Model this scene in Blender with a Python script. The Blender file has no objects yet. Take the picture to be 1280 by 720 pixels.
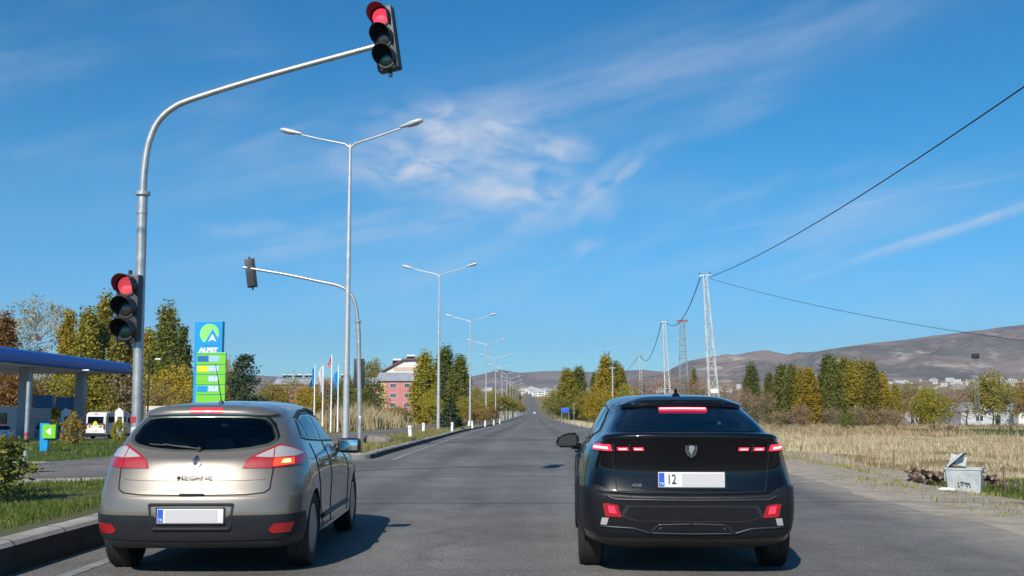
import bpy, bmesh, math, random
import numpy as np
from mathutils import Vector, Matrix
random.seed(7)
RNG = np.random.default_rng(11)
scn = bpy.context.scene
COL = scn.collection
R = math.radians

# ------------------------------------------------------------------ camera
F, PITCH, YAW, CAMH = 1350.0, R(6.17), R(1.19), 1.37      # focal length in photo pixels (1280 wide)
cd = bpy.data.cameras.new("camera"); cam = bpy.data.objects.new("camera", cd); COL.objects.link(cam)
cd.sensor_width = 36; cd.lens = 36*F/1280; cd.clip_start = .1; cd.clip_end = 30000
cam.location = (0, 0, CAMH); cam.rotation_euler = (math.pi/2+PITCH, 0, YAW)
scn.camera = cam

# ------------------------------------------------------------------ sky and sun
SUN_EL, SUN_AZ = R(35.5), R(196)      # azimuth measured clockwise from +Y: behind the camera, a little to the left
SKY = .10
w = bpy.data.worlds.new("World"); scn.world = w; w.use_nodes = True
nt = w.node_tree; N = nt.nodes; L = nt.links
for n in list(N): N.remove(n)
def nd(tree, typ, **kw):
    n = tree.nodes.new(typ)
    for k, v in kw.items():
        if k.startswith('i_'):
            n.inputs[k[2:].replace('_', ' ')].default_value = v
        else: setattr(n, k, v)
    return n
out = nd(nt, 'ShaderNodeOutputWorld'); bg = nd(nt, 'ShaderNodeBackground'); bg.inputs['Strength'].default_value = SKY
sky = nd(nt, 'ShaderNodeTexSky'); sky.sky_type = 'NISHITA'; sky.sun_disc = False
sky.sun_elevation = SUN_EL; sky.sun_rotation = SUN_AZ; sky.altitude = 1700; sky.air_density = 1.0; sky.dust_density = .0; sky.ozone_density = 3.0
hsv = nd(nt, 'ShaderNodeHueSaturation'); hsv.inputs['Saturation'].default_value = 1.38; hsv.inputs['Hue'].default_value = .492
L.new(sky.outputs[0], hsv.inputs['Color'])
tc = nd(nt, 'ShaderNodeTexCoord'); sep = nd(nt, 'ShaderNodeSeparateXYZ'); L.new(tc.outputs['Generated'], sep.inputs[0])
def mth(op, a, b=None, c=None, clamp=False, tree=nt):
    n = tree.nodes.new('ShaderNodeMath'); n.operation = op; n.use_clamp = clamp
    for i, v in enumerate((a, b, c)):
        if v is None: continue
        if isinstance(v, (int, float)): n.inputs[i].default_value = v
        else: tree.links.new(v, n.inputs[i])
    return n.outputs[0]
X, Y, Z = sep.outputs
def rot(a, ox=0., oz=0.):
    "direction components along / across a line that climbs at angle a, about (ox, oz)"
    x = mth('SUBTRACT', X, ox); z = mth('SUBTRACT', Z, oz)
    u = mth('ADD', mth('MULTIPLY', x, math.cos(a)), mth('MULTIPLY', z, math.sin(a)))
    v = mth('SUBTRACT', mth('MULTIPLY', z, math.cos(a)), mth('MULTIPLY', x, math.sin(a)))
    return u, v
def noise(u, v, su, sv, detail=6, rough=.6, off=0., dist=0.):
    cb = nd(nt, 'ShaderNodeCombineXYZ'); L.new(mth('MULTIPLY', u, su), cb.inputs[0]); L.new(mth('MULTIPLY', v, sv), cb.inputs[1]); cb.inputs[2].default_value = off
    n = nd(nt, 'ShaderNodeTexNoise'); n.inputs['Scale'].default_value = 1; n.inputs['Detail'].default_value = detail; n.inputs['Roughness'].default_value = rough
    n.inputs['Distortion'].default_value = dist
    L.new(cb.outputs[0], n.inputs['Vector']); return n.outputs['Fac']
def ramp(f, a, b, to=1.):
    m = nd(nt, 'ShaderNodeMapRange'); m.interpolation_type = 'SMOOTHSTEP'
    for k, v in (('From Min', a), ('From Max', b), ('To Min', 0), ('To Max', to)): m.inputs[k].default_value = v
    L.new(f, m.inputs['Value']); return m.outputs['Result']
def gauss(u, v, wu, wv):
    a = mth('POWER', mth('DIVIDE', mth('ABSOLUTE', u), wu), 2); b = mth('POWER', mth('DIVIDE', mth('ABSOLUTE', v), wv), 2)
    return mth('EXPONENT', mth('MULTIPLY', mth('ADD', a, b), -1))
# broad faint cirrus bands climbing to the right
u, v = rot(R(17))
wide = mth('MULTIPLY', ramp(noise(u, v, 2.2, 11, 7, .62, 3.1, .3), .45, .78, .36), ramp(noise(u, v, 2.5, 4, 2, .5, 9.), .42, .6))
u2, v2 = rot(R(14), .02, .275)
band = mth('MULTIPLY', gauss(u2, v2, .30, .030), ramp(noise(u2, v2, 4, 26, 6, .58, 1.), .28, .76, .42))
u6, v6 = rot(R(12), -.16, .158)
band2 = mth('MULTIPLY', gauss(u6, v6, .14, .016), ramp(noise(u6, v6, 9, 50, 7, .62, 6.), .32, .75, .35))
u3, v3 = rot(R(17.5), .375, .155)
trail = mth('MULTIPLY', gauss(u3, v3, .12, .0048), ramp(noise(u3, v3, 14, 90, 5, .6, 5.), .2, .7, .55))
u4, v4 = rot(R(8), .30, .176)
trail2 = mth('MULTIPLY', gauss(u4, v4, .15, .004), ramp(noise(u4, v4, 12, 80, 5, .6, 7.), .35, .7, .3))
# the patch of broken altocumulus in the middle
def blob(ox, oz, a, wu, wv, amp, s=30., off=2.):
    uu, vv = rot(R(a), ox, oz)
    return mth('MULTIPLY', gauss(uu, vv, wu, wv), ramp(noise(uu, vv, s*.75, s*1.5, 7, .52, off, .5), .28, .74, amp))
parts = [blob(-0.0570, 0.2500, 0, .070, .024, 1.0), blob(-0.1120, 0.2160, -6, .065, .020, 1.0, 30, 4.), blob(-0.0170, 0.2000, 0, .06, .022, 1.0, 28, 6.),
         blob(-0.0570, 0.2260, 0, .095, .038, .5, 26, 1.), blob(0.0630, 0.2000, 35, .055, .013, .55, 30, 8.), blob(0.0460, 0.1455, 10, .016, .006, .5, 50, 3.),
         blob(0.0080, 0.2350, -8, .05, .012, .6, 34, 9.), blob(-0.0220, 0.1730, 6, .14, .018, .35, 22, 12.), blob(.045, .14, 40, .010, .003, .4, 50, 3.),
         blob(-.255, .157, 5, .035, .008, .35, 30, 2.), blob(-.14, .318, 97, .014, .0012, .6, 5, 2.)]
tot = wide
for p in parts+[band, band2, trail, trail2]: tot = mth('MAXIMUM', tot, mth('ADD', mth('MULTIPLY', tot, .55), p))
tot = mth('MINIMUM', tot, .8)
hz = nd(nt, 'ShaderNodeMapRange'); hz.interpolation_type = 'SMOOTHSTEP'; hz.inputs['From Min'].default_value = .0; hz.inputs['From Max'].default_value = .22; L.new(Z, hz.inputs['Value'])
tint = nd(nt, 'ShaderNodeMix'); tint.data_type = 'RGBA'; tint.inputs[6].default_value = (.40, .74, 1.0, 1); tint.inputs[7].default_value = (.62, .97, 1.0, 1); L.new(hz.outputs['Result'], tint.inputs['Factor'])
mul_ = nd(nt, 'ShaderNodeMix'); mul_.data_type = 'RGBA'; mul_.blend_type = 'MULTIPLY'; mul_.inputs['Factor'].default_value = 1; L.new(hsv.outputs[0], mul_.inputs[6]); L.new(tint.outputs[2], mul_.inputs[7])
mix = nd(nt, 'ShaderNodeMix'); mix.data_type = 'RGBA'
L.new(tot, mix.inputs['Factor']); L.new(mul_.outputs[2], mix.inputs[6]); mix.inputs[7].default_value = (6.4, 6.6, 7.2, 1)
L.new(mix.outputs[2], bg.inputs['Color']); L.new(bg.outputs[0], out.inputs['Surface'])
sd = bpy.data.lights.new("sun", 'SUN'); sun = bpy.data.objects.new("sun", sd); COL.objects.link(sun)
sd.energy = 4.4; sd.angle = R(.53); sd.color = (1, .94, .85)
sun.rotation_euler = Vector((math.sin(SUN_AZ)*math.cos(SUN_EL), math.cos(SUN_AZ)*math.cos(SUN_EL), math.sin(SUN_EL))).to_track_quat('Z', 'Y').to_euler()
scn.view_settings.view_transform = 'Standard'; scn.view_settings.look = 'None'; scn.view_settings.gamma = 1; scn.view_settings.exposure = 0.28
scn.cycles.volume_bounces = 0; scn.cycles.max_bounces = 6; scn.cycles.transparent_max_bounces = 8

# ------------------------------------------------------------------ measuring helpers (photo pixel -> world)
_RM = Matrix.Rotation(YAW, 3, 'Z') @ Matrix.Rotation(math.pi/2+PITCH, 3, 'X')
def ray(px, py): return _RM @ Vector(((px-640)/F, (360-py)/F, -1))
def G(px, py, z=0.):
    d = ray(px, py); t = (z-CAMH)/d.z; return Vector((d.x*t, d.y*t, z))
def W(px, py, y):
    d = ray(px, py); t = y/d.y; return Vector((d.x*t, y, CAMH+d.z*t))

# ------------------------------------------------------------------ terrain
_ry = [-80, 30, 66, 92, 193, 553, 800, 1100, 1740, 2500, 3500, 12000]
_rz = [0, 0, -.3, -.6, -1.6, -4, -4, -2.7, 10, 30, 50, 60]
def road_z(y): return float(np.interp(y, _ry, _rz))
def shift(y): return float(np.interp(y, [-80, 700, 1100, 1740, 2500], [0, 0, -1, -4.5, -9]))
def sst(v, a, b):
    t = np.clip((v-a)/(b-a), 0, 1); return t*t*(3-2*t)
def T(x, y):
    z = road_z(y)
    z += -1.3*sst(-x, 11, 30)*sst(y, 30, 95)*(1-sst(y, 150, 400))
    z += -.85*sst(x, 6.2, 11)*sst(y, 8, 24)*(1-sst(y, 300, 700)) + -.0*x
    if y > 15 and x > 9: z += .10*math.sin(x*.8+y*.3)*sst(x, 9, 14)*(1-sst(y, 200, 400))
    if y > 1200: z += 26*sst(x, 200, 1100)*sst(y, 1500, 3000)
    return z

# ------------------------------------------------------------------ object helpers
def tag(o, label=None, cat=None, group=None, kind=None):
    if label: o['label'] = label
    if cat: o['category'] = cat
    if group: o['group'] = group
    if kind: o['kind'] = kind
    return o
def empty(name, loc=(0, 0, 0), rz=0, **kw):
    o = bpy.data.objects.new(name, None); COL.objects.link(o); o.location = loc; o.rotation_euler = (0, 0, rz)
    o.empty_display_size = .1
    return tag(o, **kw)
def link(name, me, mats, parent=None, smooth=True, ang=35, loc=None, rot=None, **kw):
    if not isinstance(mats, (list, tuple)): mats = [mats]
    for m in mats: me.materials.append(m)
    if smooth:
        for p in me.polygons: p.use_smooth = True
        if ang < 180: me.set_sharp_from_angle(angle=R(ang))
    o = bpy.data.objects.new(name, me); COL.objects.link(o)
    if parent: o.parent = parent
    if loc is not None: o.location = loc
    if rot is not None: o.rotation_euler = rot
    return tag(o, **kw)
def bmobj(name, bm, mats, parent=None, smooth=True, ang=35, **kw):
    me = bpy.data.meshes.new(name); bmesh.ops.recalc_face_normals(bm, faces=bm.faces); bm.to_mesh(me); bm.free()
    return link(name, me, mats, parent, smooth, ang, **kw)
def children(o): return [c for c in bpy.data.objects if c.parent == o]
_kids = {}
def copy_tree(o, parent=None, kids=None):
    if kids is None:
        kids = {}
        for c in bpy.data.objects:
            if c.parent: kids.setdefault(c.parent.name, []).append(c)
    c = o.copy(); COL.objects.link(c); c.parent = parent
    for ch in kids.get(o.name, []): copy_tree(ch, c, kids)
    return c
class MB:
    def __init__(s): s.bm = bmesh.new()
    def box(s, c, size, rz=0, bev=0., rot=None, mi=0):
        b = bmesh.new(); bmesh.ops.create_cube(b, size=1)
        for v in b.verts: v.co = Vector((v.co.x*size[0], v.co.y*size[1], v.co.z*size[2]))
        if bev: bmesh.ops.bevel(b, geom=b.edges[:], offset=bev, segments=2, affect='EDGES', profile=.6)
        M = Matrix.Translation(c) @ (rot.to_4x4() if rot else Matrix.Rotation(rz, 4, 'Z'))
        return s._add(b, M, mi)
    def _add(s, b, M, mi=0):
        b.transform(M)
        for f in b.faces: f.material_index = mi
        me = bpy.data.meshes.new('tmp'); b.to_mesh(me); b.free(); s.bm.from_mesh(me); bpy.data.meshes.remove(me); return s
    def tube(s, pts, r, n=10, cap=True, mi=0):
        pts = [Vector(p) for p in pts]; rr = r if isinstance(r, (list, tuple)) else [r]*len(pts)
        rings = []; up = None
        for i, p in enumerate(pts):
            t = (pts[min(i+1, len(pts)-1)]-pts[max(i-1, 0)]).normalized()
            if up is None: up = Vector((0, 0, 1)) if abs(t.z) < .9 else Vector((1, 0, 0))
            a = t.cross(up).normalized(); b = a.cross(t).normalized(); up = b
            rings.append([s.bm.verts.new(p+(a*math.cos(2*math.pi*k/n)+b*math.sin(2*math.pi*k/n))*rr[i]) for k in range(n)])
        for i in range(len(rings)-1):
            for k in range(n):
                f = s.bm.faces.new((rings[i][k], rings[i][(k+1) % n], rings[i+1][(k+1) % n], rings[i+1][k])); f.material_index = mi
        if cap:
            for rg in (rings[0][::-1], rings[-1]):
                try: s.bm.faces.new(rg).material_index = mi
                except ValueError: pass
        return s
    def cyl(s, c, r, h, axis='Z', n=24, r2=None, mi=0, bev=0):
        b = bmesh.new(); bmesh.ops.create_cone(b, cap_ends=True, segments=n, radius1=r, radius2=r if r2 is None else r2, depth=h)
        if bev: bmesh.ops.bevel(b, geom=[e for e in b.edges if abs(e.verts[0].co.z-e.verts[1].co.z) < 1e-6], offset=bev, segments=2, affect='EDGES')
        M = {'Z': Matrix.Identity(4), 'X': Matrix.Rotation(math.pi/2, 4, 'Y'), 'Y': Matrix.Rotation(-math.pi/2, 4, 'X')}[axis]
        return s._add(b, Matrix.Translation(c) @ M, mi)
    def lathe(s, prof, axis='X', n=32, c=(0, 0, 0), mi=0):
        "prof: list of (radius, along)"
        rings = []
        for r_, a in prof:
            ring = []
            for k in range(n):
                t = 2*math.pi*k/n; p = {'X': (a, r_*math.cos(t), r_*math.sin(t)), 'Z': (r_*math.cos(t), r_*math.sin(t), a), 'Y': (r_*math.cos(t), a, r_*math.sin(t))}[axis]
                ring.append(s.bm.verts.new(Vector(p)+Vector(c)))
            rings.append(ring)
        for i in range(len(rings)-1):
            for k in range(n): s.bm.faces.new((rings[i][k], rings[i][(k+1) % n], rings[i+1][(k+1) % n], rings[i+1][k])).material_index = mi
        for rg in (rings[0][::-1], rings[-1]): s.bm.faces.new(rg).material_index = mi
        return s
    def prism(s, poly, M, h, mi=0, bev=0):
        "poly (x, y) extruded by h along local z, then moved by M"
        b = bmesh.new(); vs = [b.verts.new((p[0], p[1], 0)) for p in poly]; f = b.faces.new(vs)
        e = bmesh.ops.extrude_face_region(b, geom=[f]); 
        for v in e['geom']:
            if isinstance(v, bmesh.types.BMVert): v.co.z += h
        bmesh.ops.recalc_face_normals(b, faces=b.faces)
        if bev: bmesh.ops.bevel(b, geom=b.edges[:], offset=bev, segments=2, affect='EDGES')
        return s._add(b, M, mi)
    def obj(s, name, mats, parent=None, smooth=True, ang=35, **kw): return bmobj(name, s.bm, mats, parent, smooth, ang, **kw)
def pydata(name, V, Fc, mats, parent=None, smooth=False, ang=180, **kw):
    me = bpy.data.meshes.new(name); me.from_pydata([tuple(map(float, v)) for v in V] if not isinstance(V, np.ndarray) else V.tolist(), [], Fc if not isinstance(Fc, np.ndarray) else Fc.tolist())
    me.update(); return link(name, me, mats, parent, smooth, ang, **kw)

# ------------------------------------------------------------------ materials
def pm(name, col, rough=.6, metal=0., coat=0., var=0., vscale=3., bump=0., bscale=40., emit=None, es=1., spec=.5, col2=None, detail=6, stretch=None, crough=.03, hv=0.):
    m = bpy.data.materials.new(name); m.use_nodes = True; t = m.node_tree; b = t.nodes['Principled BSDF']
    b.inputs['Base Color'].default_value = (*col, 1); b.inputs['Roughness'].default_value = rough; b.inputs['Metallic'].default_value = metal
    b.inputs['Coat Weight'].default_value = coat; b.inputs['Coat Roughness'].default_value = crough; b.inputs['Specular IOR Level'].default_value = spec
    if emit: b.inputs['Emission Color'].default_value = (*emit, 1); b.inputs['Emission Strength'].default_value = es
    def co(sc):
        tcn = nd(t, 'ShaderNodeTexCoord'); mp = nd(t, 'ShaderNodeMapping'); mp.inputs['Scale'].default_value = stretch or (1, 1, 1)
        t.links.new(tcn.outputs['Object'], mp.inputs[0])
        n = nd(t, 'ShaderNodeTexNoise'); n.inputs['Scale'].default_value = sc; n.inputs['Detail'].default_value = detail; n.inputs['Roughness'].default_value = .62
        t.links.new(mp.outputs[0], n.inputs['Vector']); return n
    if var or col2:
        n = co(vscale); r = nd(t, 'ShaderNodeMapRange'); r.inputs['From Min'].default_value = .3; r.inputs['From Max'].default_value = .7
        t.links.new(n.outputs['Fac'], r.inputs['Value']); mx = nd(t, 'ShaderNodeMix'); mx.data_type = 'RGBA'
        c2 = col2 or tuple(c*(1+var) for c in col); c1 = col if col2 else tuple(c*(1-var) for c in col)
        mx.inputs[6].default_value = (*c1, 1); mx.inputs[7].default_value = (*c2, 1)
        t.links.new(r.outputs[0], mx.inputs['Factor']); t.links.new(mx.outputs[2], b.inputs['Base Color'])
        rr = nd(t, 'ShaderNodeMapRange'); rr.inputs['To Min'].default_value = max(0, rough-.08); rr.inputs['To Max'].default_value = min(1, rough+.08)
        t.links.new(n.outputs['Fac'], rr.inputs['Value']); t.links.new(rr.outputs[0], b.inputs['Roughness'])
    if bump:
        n = co(bscale); bp = nd(t, 'ShaderNodeBump'); bp.inputs['Strength'].default_value = bump; bp.inputs['Distance'].default_value = .01
        t.links.new(n.outputs['Fac'], bp.inputs['Height']); t.links.new(bp.outputs[0], b.inputs['Normal'])
    return m
def leafmat(name, a, b_, c=None, trans=.36, rough=.6):
    "leaves: every leaf card takes its own shade between a, b_ (and a few of c)"
    m = bpy.data.materials.new(name); m.use_nodes = True; t = m.node_tree; b = t.nodes['Principled BSDF']
    g = nd(t, 'ShaderNodeNewGeometry'); cr = nd(t, 'ShaderNodeValToRGB'); e = cr.color_ramp.elements
    e[0].color = (*a, 1); e[1].color = (*b_, 1); e[0].position = 0; e[1].position = .8 if c else 1
    if c: x = e.new(1.); x.color = (*c, 1)
    t.links.new(g.outputs['Random Per Island'], cr.inputs[0])
    tcn = nd(t, 'ShaderNodeTexCoord'); n = nd(t, 'ShaderNodeTexNoise'); n.inputs['Scale'].default_value = 6; n.inputs['Detail'].default_value = 3
    t.links.new(tcn.outputs['Object'], n.inputs['Vector'])
    oi = nd(t, 'ShaderNodeObjectInfo'); h = nd(t, 'ShaderNodeHueSaturation')
    v = mth('ADD', mth('MULTIPLY', n.outputs['Fac'], .9, tree=t), mth('MULTIPLY_ADD', oi.outputs['Random'], .35, .75, tree=t), tree=t)
    hu = mth('MULTIPLY_ADD', n.outputs['Fac'], -.06, .53, tree=t)
    t.links.new(hu, h.inputs['Hue']); t.links.new(v, h.inputs['Value']); t.links.new(cr.outputs[0], h.inputs['Color']); t.links.new(h.outputs[0], b.inputs['Base Color'])
    b.inputs['Roughness'].default_value = rough; b.inputs['Specular IOR Level'].default_value = .3
    if trans:
        tr = nd(t, 'ShaderNodeBsdfTranslucent'); t.links.new(h.outputs[0], tr.inputs[0]); ms = nd(t, 'ShaderNodeMixShader'); ms.inputs[0].default_value = trans
        t.links.new(b.outputs[0], ms.inputs[1]); t.links.new(tr.outputs[0], ms.inputs[2]); t.links.new(ms.outputs[0], t.nodes['Material Output'].inputs[0])
    return m
M = {}
M['galv'] = pm('galvanised_steel', (.42, .43, .43), .42, .55, var=.18, vscale=9, bump=.1)
M['lamp_steel'] = pm('lamp_steel', (.50, .51, .52), .45, .45, var=.12, vscale=6)
M['kerb'] = pm('kerb_concrete', (.46, .44, .39), .9, var=.25, vscale=3, bump=.5, bscale=60)
M['white_plastic'] = pm('white_plastic', (.78, .78, .76), .5, var=.06, vscale=4)
M['black_plastic'] = pm('black_plastic', (.02, .021, .024), .5, var=.2, vscale=6)
M['signal_box'] = pm('signal_housing', (.055, .06, .065), .48, var=.2, vscale=8)
M['rubber'] = pm('rubber', (.016, .016, .017), .75, var=.3, vscale=30, bump=.3, bscale=80)
M['rim'] = pm('alloy', (.30, .31, .33), .35, .8)
M['chrome'] = pm('chrome', (.75, .76, .78), .12, 1.)
M['bark'] = pm('bark', (.16, .13, .10), .9, var=.4, vscale=8, bump=.6, stretch=(1, 1, .25))
M['bark_pale'] = pm('pale_bark', (.42, .40, .35), .85, var=.3, vscale=6)
M['concrete'] = pm('concrete', (.42, .41, .38), .85, var=.15, vscale=2, bump=.3)
M['red_tape'] = pm('red_tape', (.40, .04, .05), .5, var=.4, vscale=25)
M['wood'] = pm('weathered_wood', (.16, .11, .08), .85, var=.5, vscale=12, stretch=(1, 1, .2))
M['stone'] = pm('stone', (.34, .31, .27), .9, var=.3, vscale=5, bump=.6, bscale=14)
# ------------------------------------------------------------------ ground
from mathutils import noise as mn
def attr_ground():
    m = bpy.data.materials.new('ground_cover'); m.use_nodes = True; t = m.node_tree; b = t.nodes['Principled BSDF']; b.inputs['Roughness'].default_value = .95; b.inputs['Specular IOR Level'].default_value = .15
    at = nd(t, 'ShaderNodeAttribute'); at.attribute_name = 'zone'; sp = nd(t, 'ShaderNodeSeparateColor'); t.links.new(at.outputs['Color'], sp.inputs[0])
    tcn = nd(t, 'ShaderNodeTexCoord')
    def nz(s, d=6):
        n = nd(t, 'ShaderNodeTexNoise'); n.inputs['Scale'].default_value = s; n.inputs['Detail'].default_value = d; n.inputs['Roughness'].default_value = .65
        t.links.new(tcn.outputs['Object'], n.inputs['Vector']); return n.outputs['Fac']
    def two(a, b_, f):
        x = nd(t, 'ShaderNodeMix'); x.data_type = 'RGBA'
        for i, c in ((6, a), (7, b_)):
            if isinstance(c, tuple): x.inputs[i].default_value = (*c, 1)
            else: t.links.new(c, x.inputs[i])
        t.links.new(f, x.inputs['Factor']); return x.outputs[2]
    def rp(f, a, b_):
        r = nd(t, 'ShaderNodeMapRange'); r.interpolation_type = 'SMOOTHSTEP'; r.inputs['From Min'].default_value = a; r.inputs['From Max'].default_value = b_; t.links.new(f, r.inputs['Value']); return r.outputs['Result']
    n1, n2, n3 = nz(.35), nz(2.2), nz(14)
    straw = two(two((.20, .145, .065), (.33, .25, .12), rp(n2, .35, .65)), (.11, .085, .045), rp(n1, .52, .68))
    green = two(two((.045, .085, .014), (.085, .115, .025), rp(n2, .35, .65)), (.14, .12, .05), rp(n3, .58, .72))
    dirt = two(two((.33, .28, .215), (.46, .395, .31), rp(n2, .35, .65)), (.30, .28, .25), rp(n3, .6, .7))
    def wt(ch, n): return rp(mth('ADD', ch, mth('MULTIPLY_ADD', n, .9, -.45, tree=t), tree=t), .38, .62)
    c = two(straw, green, wt(sp.outputs[1], n2)); c = two(c, dirt, wt(sp.outputs[0], n2))
    t.links.new(c, b.inputs['Base Color'])
    bp = nd(t, 'ShaderNodeBump'); bp.inputs['Strength'].default_value = .8; bp.inputs['Distance'].default_value = .05; t.links.new(n3, bp.inputs['Height']); t.links.new(bp.outputs[0], b.inputs['Normal'])
    return m
M['ground'] = attr_ground()
def grow(a, b, s): return list(np.arange(a, b, s))
_half = grow(0, 30, 1.)+grow(30, 100, 4.)+grow(100, 500, 25.)+grow(500, 5200, 250.)
XS = sorted(set([-x for x in _half]+_half+[-4.9, -4.6, 4.5, 4.65, 5.25]))
YS = sorted(set(grow(-30, 60, 1.)+grow(60, 200, 4.)+grow(200, 1000, 40.)+grow(1000, 4000, 100.)+grow(4000, 12001, 500.)+[66, 92, 193, 553, 1740.]))
def zone(x, y):
    "r bare dirt, g green grass (the rest is straw)"
    r = g = 0.
    if x > 0:
        r = float(1-sst(x-(10.2+.10*(y-10)), -1.2, .8)) if y < 60 else float(1-sst(x-13+.05*(y-60), -4, 0))
        r *= .9
        if y < 17 and x > 6.5: g = .55; r = max(r*.5, .35)
        if 26 < y < 31 and x > 11.5: g = .9; r = 0
        if 20 < y < 26 and x > 11: r = .85; g = .1
        if 40 < y < 60: g = .1
        if x > 9 and abs(y-23) < 1.7: r = 1.; g = 0
        if 95 < y < 150 and x > 42: g = 1.0
        if y > 150: g = .45
    else:
        g = .85
        if -30 < x < -8 and 21 < y < 26.5: r = .62
        if x < -8 and 26 < y < 60: g = .9
        if x < -14 and 60 < y: g = .6
        if -8 < x < -4 and y > 20: g = .45
        if x > -30 and y > 44: g = .3
    if y > 1000: g = .2; r = .3
    return r, g
V = []; C4 = []
for y in YS:
    for x in XS:
        z = T(x, y)
        if -4.85 < x < 4.6: z -= .06
        V.append((x, y, z)); r, g = zone(x, y); C4.append((r, g, 0, 1))
nx = len(XS); Fc = [(j*nx+i, j*nx+i+1, (j+1)*nx+i+1, (j+1)*nx+i) for j in range(len(YS)-1) for i in range(nx-1)]
go = pydata('ground', V, Fc, M['ground'], smooth=True, kind='structure')
ca = go.data.color_attributes.new('zone', 'FLOAT_COLOR', 'POINT'); ca.data.foreach_set('color', np.array(C4, 'f').ravel())

# ------------------------------------------------------------------ asphalt
def asphalt(name, base, tracks=True, seedo=0.):
    m = bpy.data.materials.new(name); m.use_nodes = True; t = m.node_tree; b = t.nodes['Principled BSDF']; b.inputs['Roughness'].default_value = .82; b.inputs['Specular IOR Level'].default_value = .35
    tcn = nd(t, 'ShaderNodeTexCoord'); sp = nd(t, 'ShaderNodeSeparateXYZ'); t.links.new(tcn.outputs['Object'], sp.inputs[0])
    def nz(s, d=6, st=(1, 1, 1), r=.65):
        mp = nd(t, 'ShaderNodeMapping'); mp.inputs['Scale'].default_value = st; mp.inputs['Location'].default_value = (seedo, 0, 0); t.links.new(tcn.outputs['Object'], mp.inputs[0])
        n = nd(t, 'ShaderNodeTexNoise'); n.inputs['Scale'].default_value = s; n.inputs['Detail'].default_value = d; n.inputs['Roughness'].default_value = r
        t.links.new(mp.outputs[0], n.inputs['Vector']); return n.outputs['Fac']
    def rp(f, a, b_, lo=0., hi=1.):
        r = nd(t, 'ShaderNodeMapRange'); r.interpolation_type = 'SMOOTHSTEP'; r.inputs['From Min'].default_value = a; r.inputs['From Max'].default_value = b_
        r.inputs['To Min'].default_value = lo; r.inputs['To Max'].default_value = hi; t.links.new(f, r.inputs['Value']); return r.outputs['Result']
    mul = lambda a, c: mth('MULTIPLY', a, c, tree=t); add = lambda a, c: mth('ADD', a, c, tree=t)
    big = rp(nz(.18), .35, .65, .82, 1.15); mid = rp(nz(1.3, 5), .3, .7, .90, 1.10)
    fine = rp(nz(55, 3), .3, .7, .62, 1.38); streak = rp(nz(1.1, 5, (1, .06, 1)), .35, .65, .90, 1.12)
    v = mul(mul(big, mid), mul(fine, streak))
    # aggregate stones
    vo = nd(t, 'ShaderNodeTexVoronoi'); vo.inputs['Scale'].default_value = 45; t.links.new(tcn.outputs['Object'], vo.inputs['Vector'])
    v = mul(v, rp(vo.outputs['Distance'], 0., .5, 1.25, .9))
    # cracks across and along
    vc = nd(t, 'ShaderNodeTexVoronoi'); vc.feature = 'DISTANCE_TO_EDGE'; vc.inputs['Scale'].default_value = .22
    mpc = nd(t, 'ShaderNodeMapping'); mpc.inputs['Scale'].default_value = (.55, 1.3, 1); t.links.new(tcn.outputs['Object'], mpc.inputs[0])
    dn = nd(t, 'ShaderNodeTexNoise'); dn.inputs['Scale'].default_value = 1.2; dn.inputs['Detail'].default_value = 5; t.links.new(mpc.outputs[0], dn.inputs['Vector'])
    mm = nd(t, 'ShaderNodeMix'); mm.data_type = 'VECTOR'; mm.inputs['Factor'].default_value = .35; t.links.new(mpc.outputs[0], mm.inputs[4]); t.links.new(dn.outputs['Color'], mm.inputs[5]); t.links.new(mm.outputs[1], vc.inputs['Vector'])
    v = mul(v, add(rp(vc.outputs['Distance'], .0, .012, -.16, 0.), 1.))
    if tracks:   # paler worn wheel paths and a dusty right edge
        for cx in (-3.0, -1.4, .55, 2.0):
            dx = mth('ABSOLUTE', add(sp.outputs[0], -cx), tree=t); v = mul(v, rp(dx, 0., .45, 1.10, 1.))
        for cx in (-2.2, 1.25):
            dx = mth('ABSOLUTE', add(sp.outputs[0], -cx), tree=t); v = mul(v, add(mul(rp(dx, 0., .5, -.30, 0.), rp(nz(.8, 5, (1, .15, 1)), .35, .6)), 1.))
    mx = nd(t, 'ShaderNodeMix'); mx.data_type = 'RGBA'; mx.inputs[6].default_value = (0, 0, 0, 1)
    cb = nd(t, 'ShaderNodeCombineColor')
    for i, k in enumerate(base): t.links.new(mul(v, k), cb.inputs[i])
    dust = mul(rp(add(sp.outputs[0], mul(nz(.9), 1.6)), 4.7, 6.1), rp(nz(3.), .3, .7, .35, .95)) if tracks else mul(rp(nz(1.2), .5, .7), .45)
    t.links.new(cb.outputs[0], mx.inputs[6]); mx.inputs[7].default_value = (.36, .31, .24, 1); t.links.new(dust, mx.inputs['Factor'])
    t.links.new(mx.outputs[2], b.inputs['Base Color'])
    bp = nd(t, 'ShaderNodeBump'); bp.inputs['Strength'].default_value = .45; bp.inputs['Distance'].default_value = .01; t.links.new(vo.outputs['Distance'], bp.inputs['Height']); t.links.new(bp.outputs[0], b.inputs['Normal'])
    return m
M['asphalt'] = asphalt('asphalt', (.160, .153, .141)); M['asphalt_old'] = asphalt('old_asphalt', (.165, .152, .138), False, 31.)
def rows(a, b): return [y for y in YS if a < y < b] and sorted(set([a]+[y for y in YS if a < y < b]+[b]))
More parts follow.
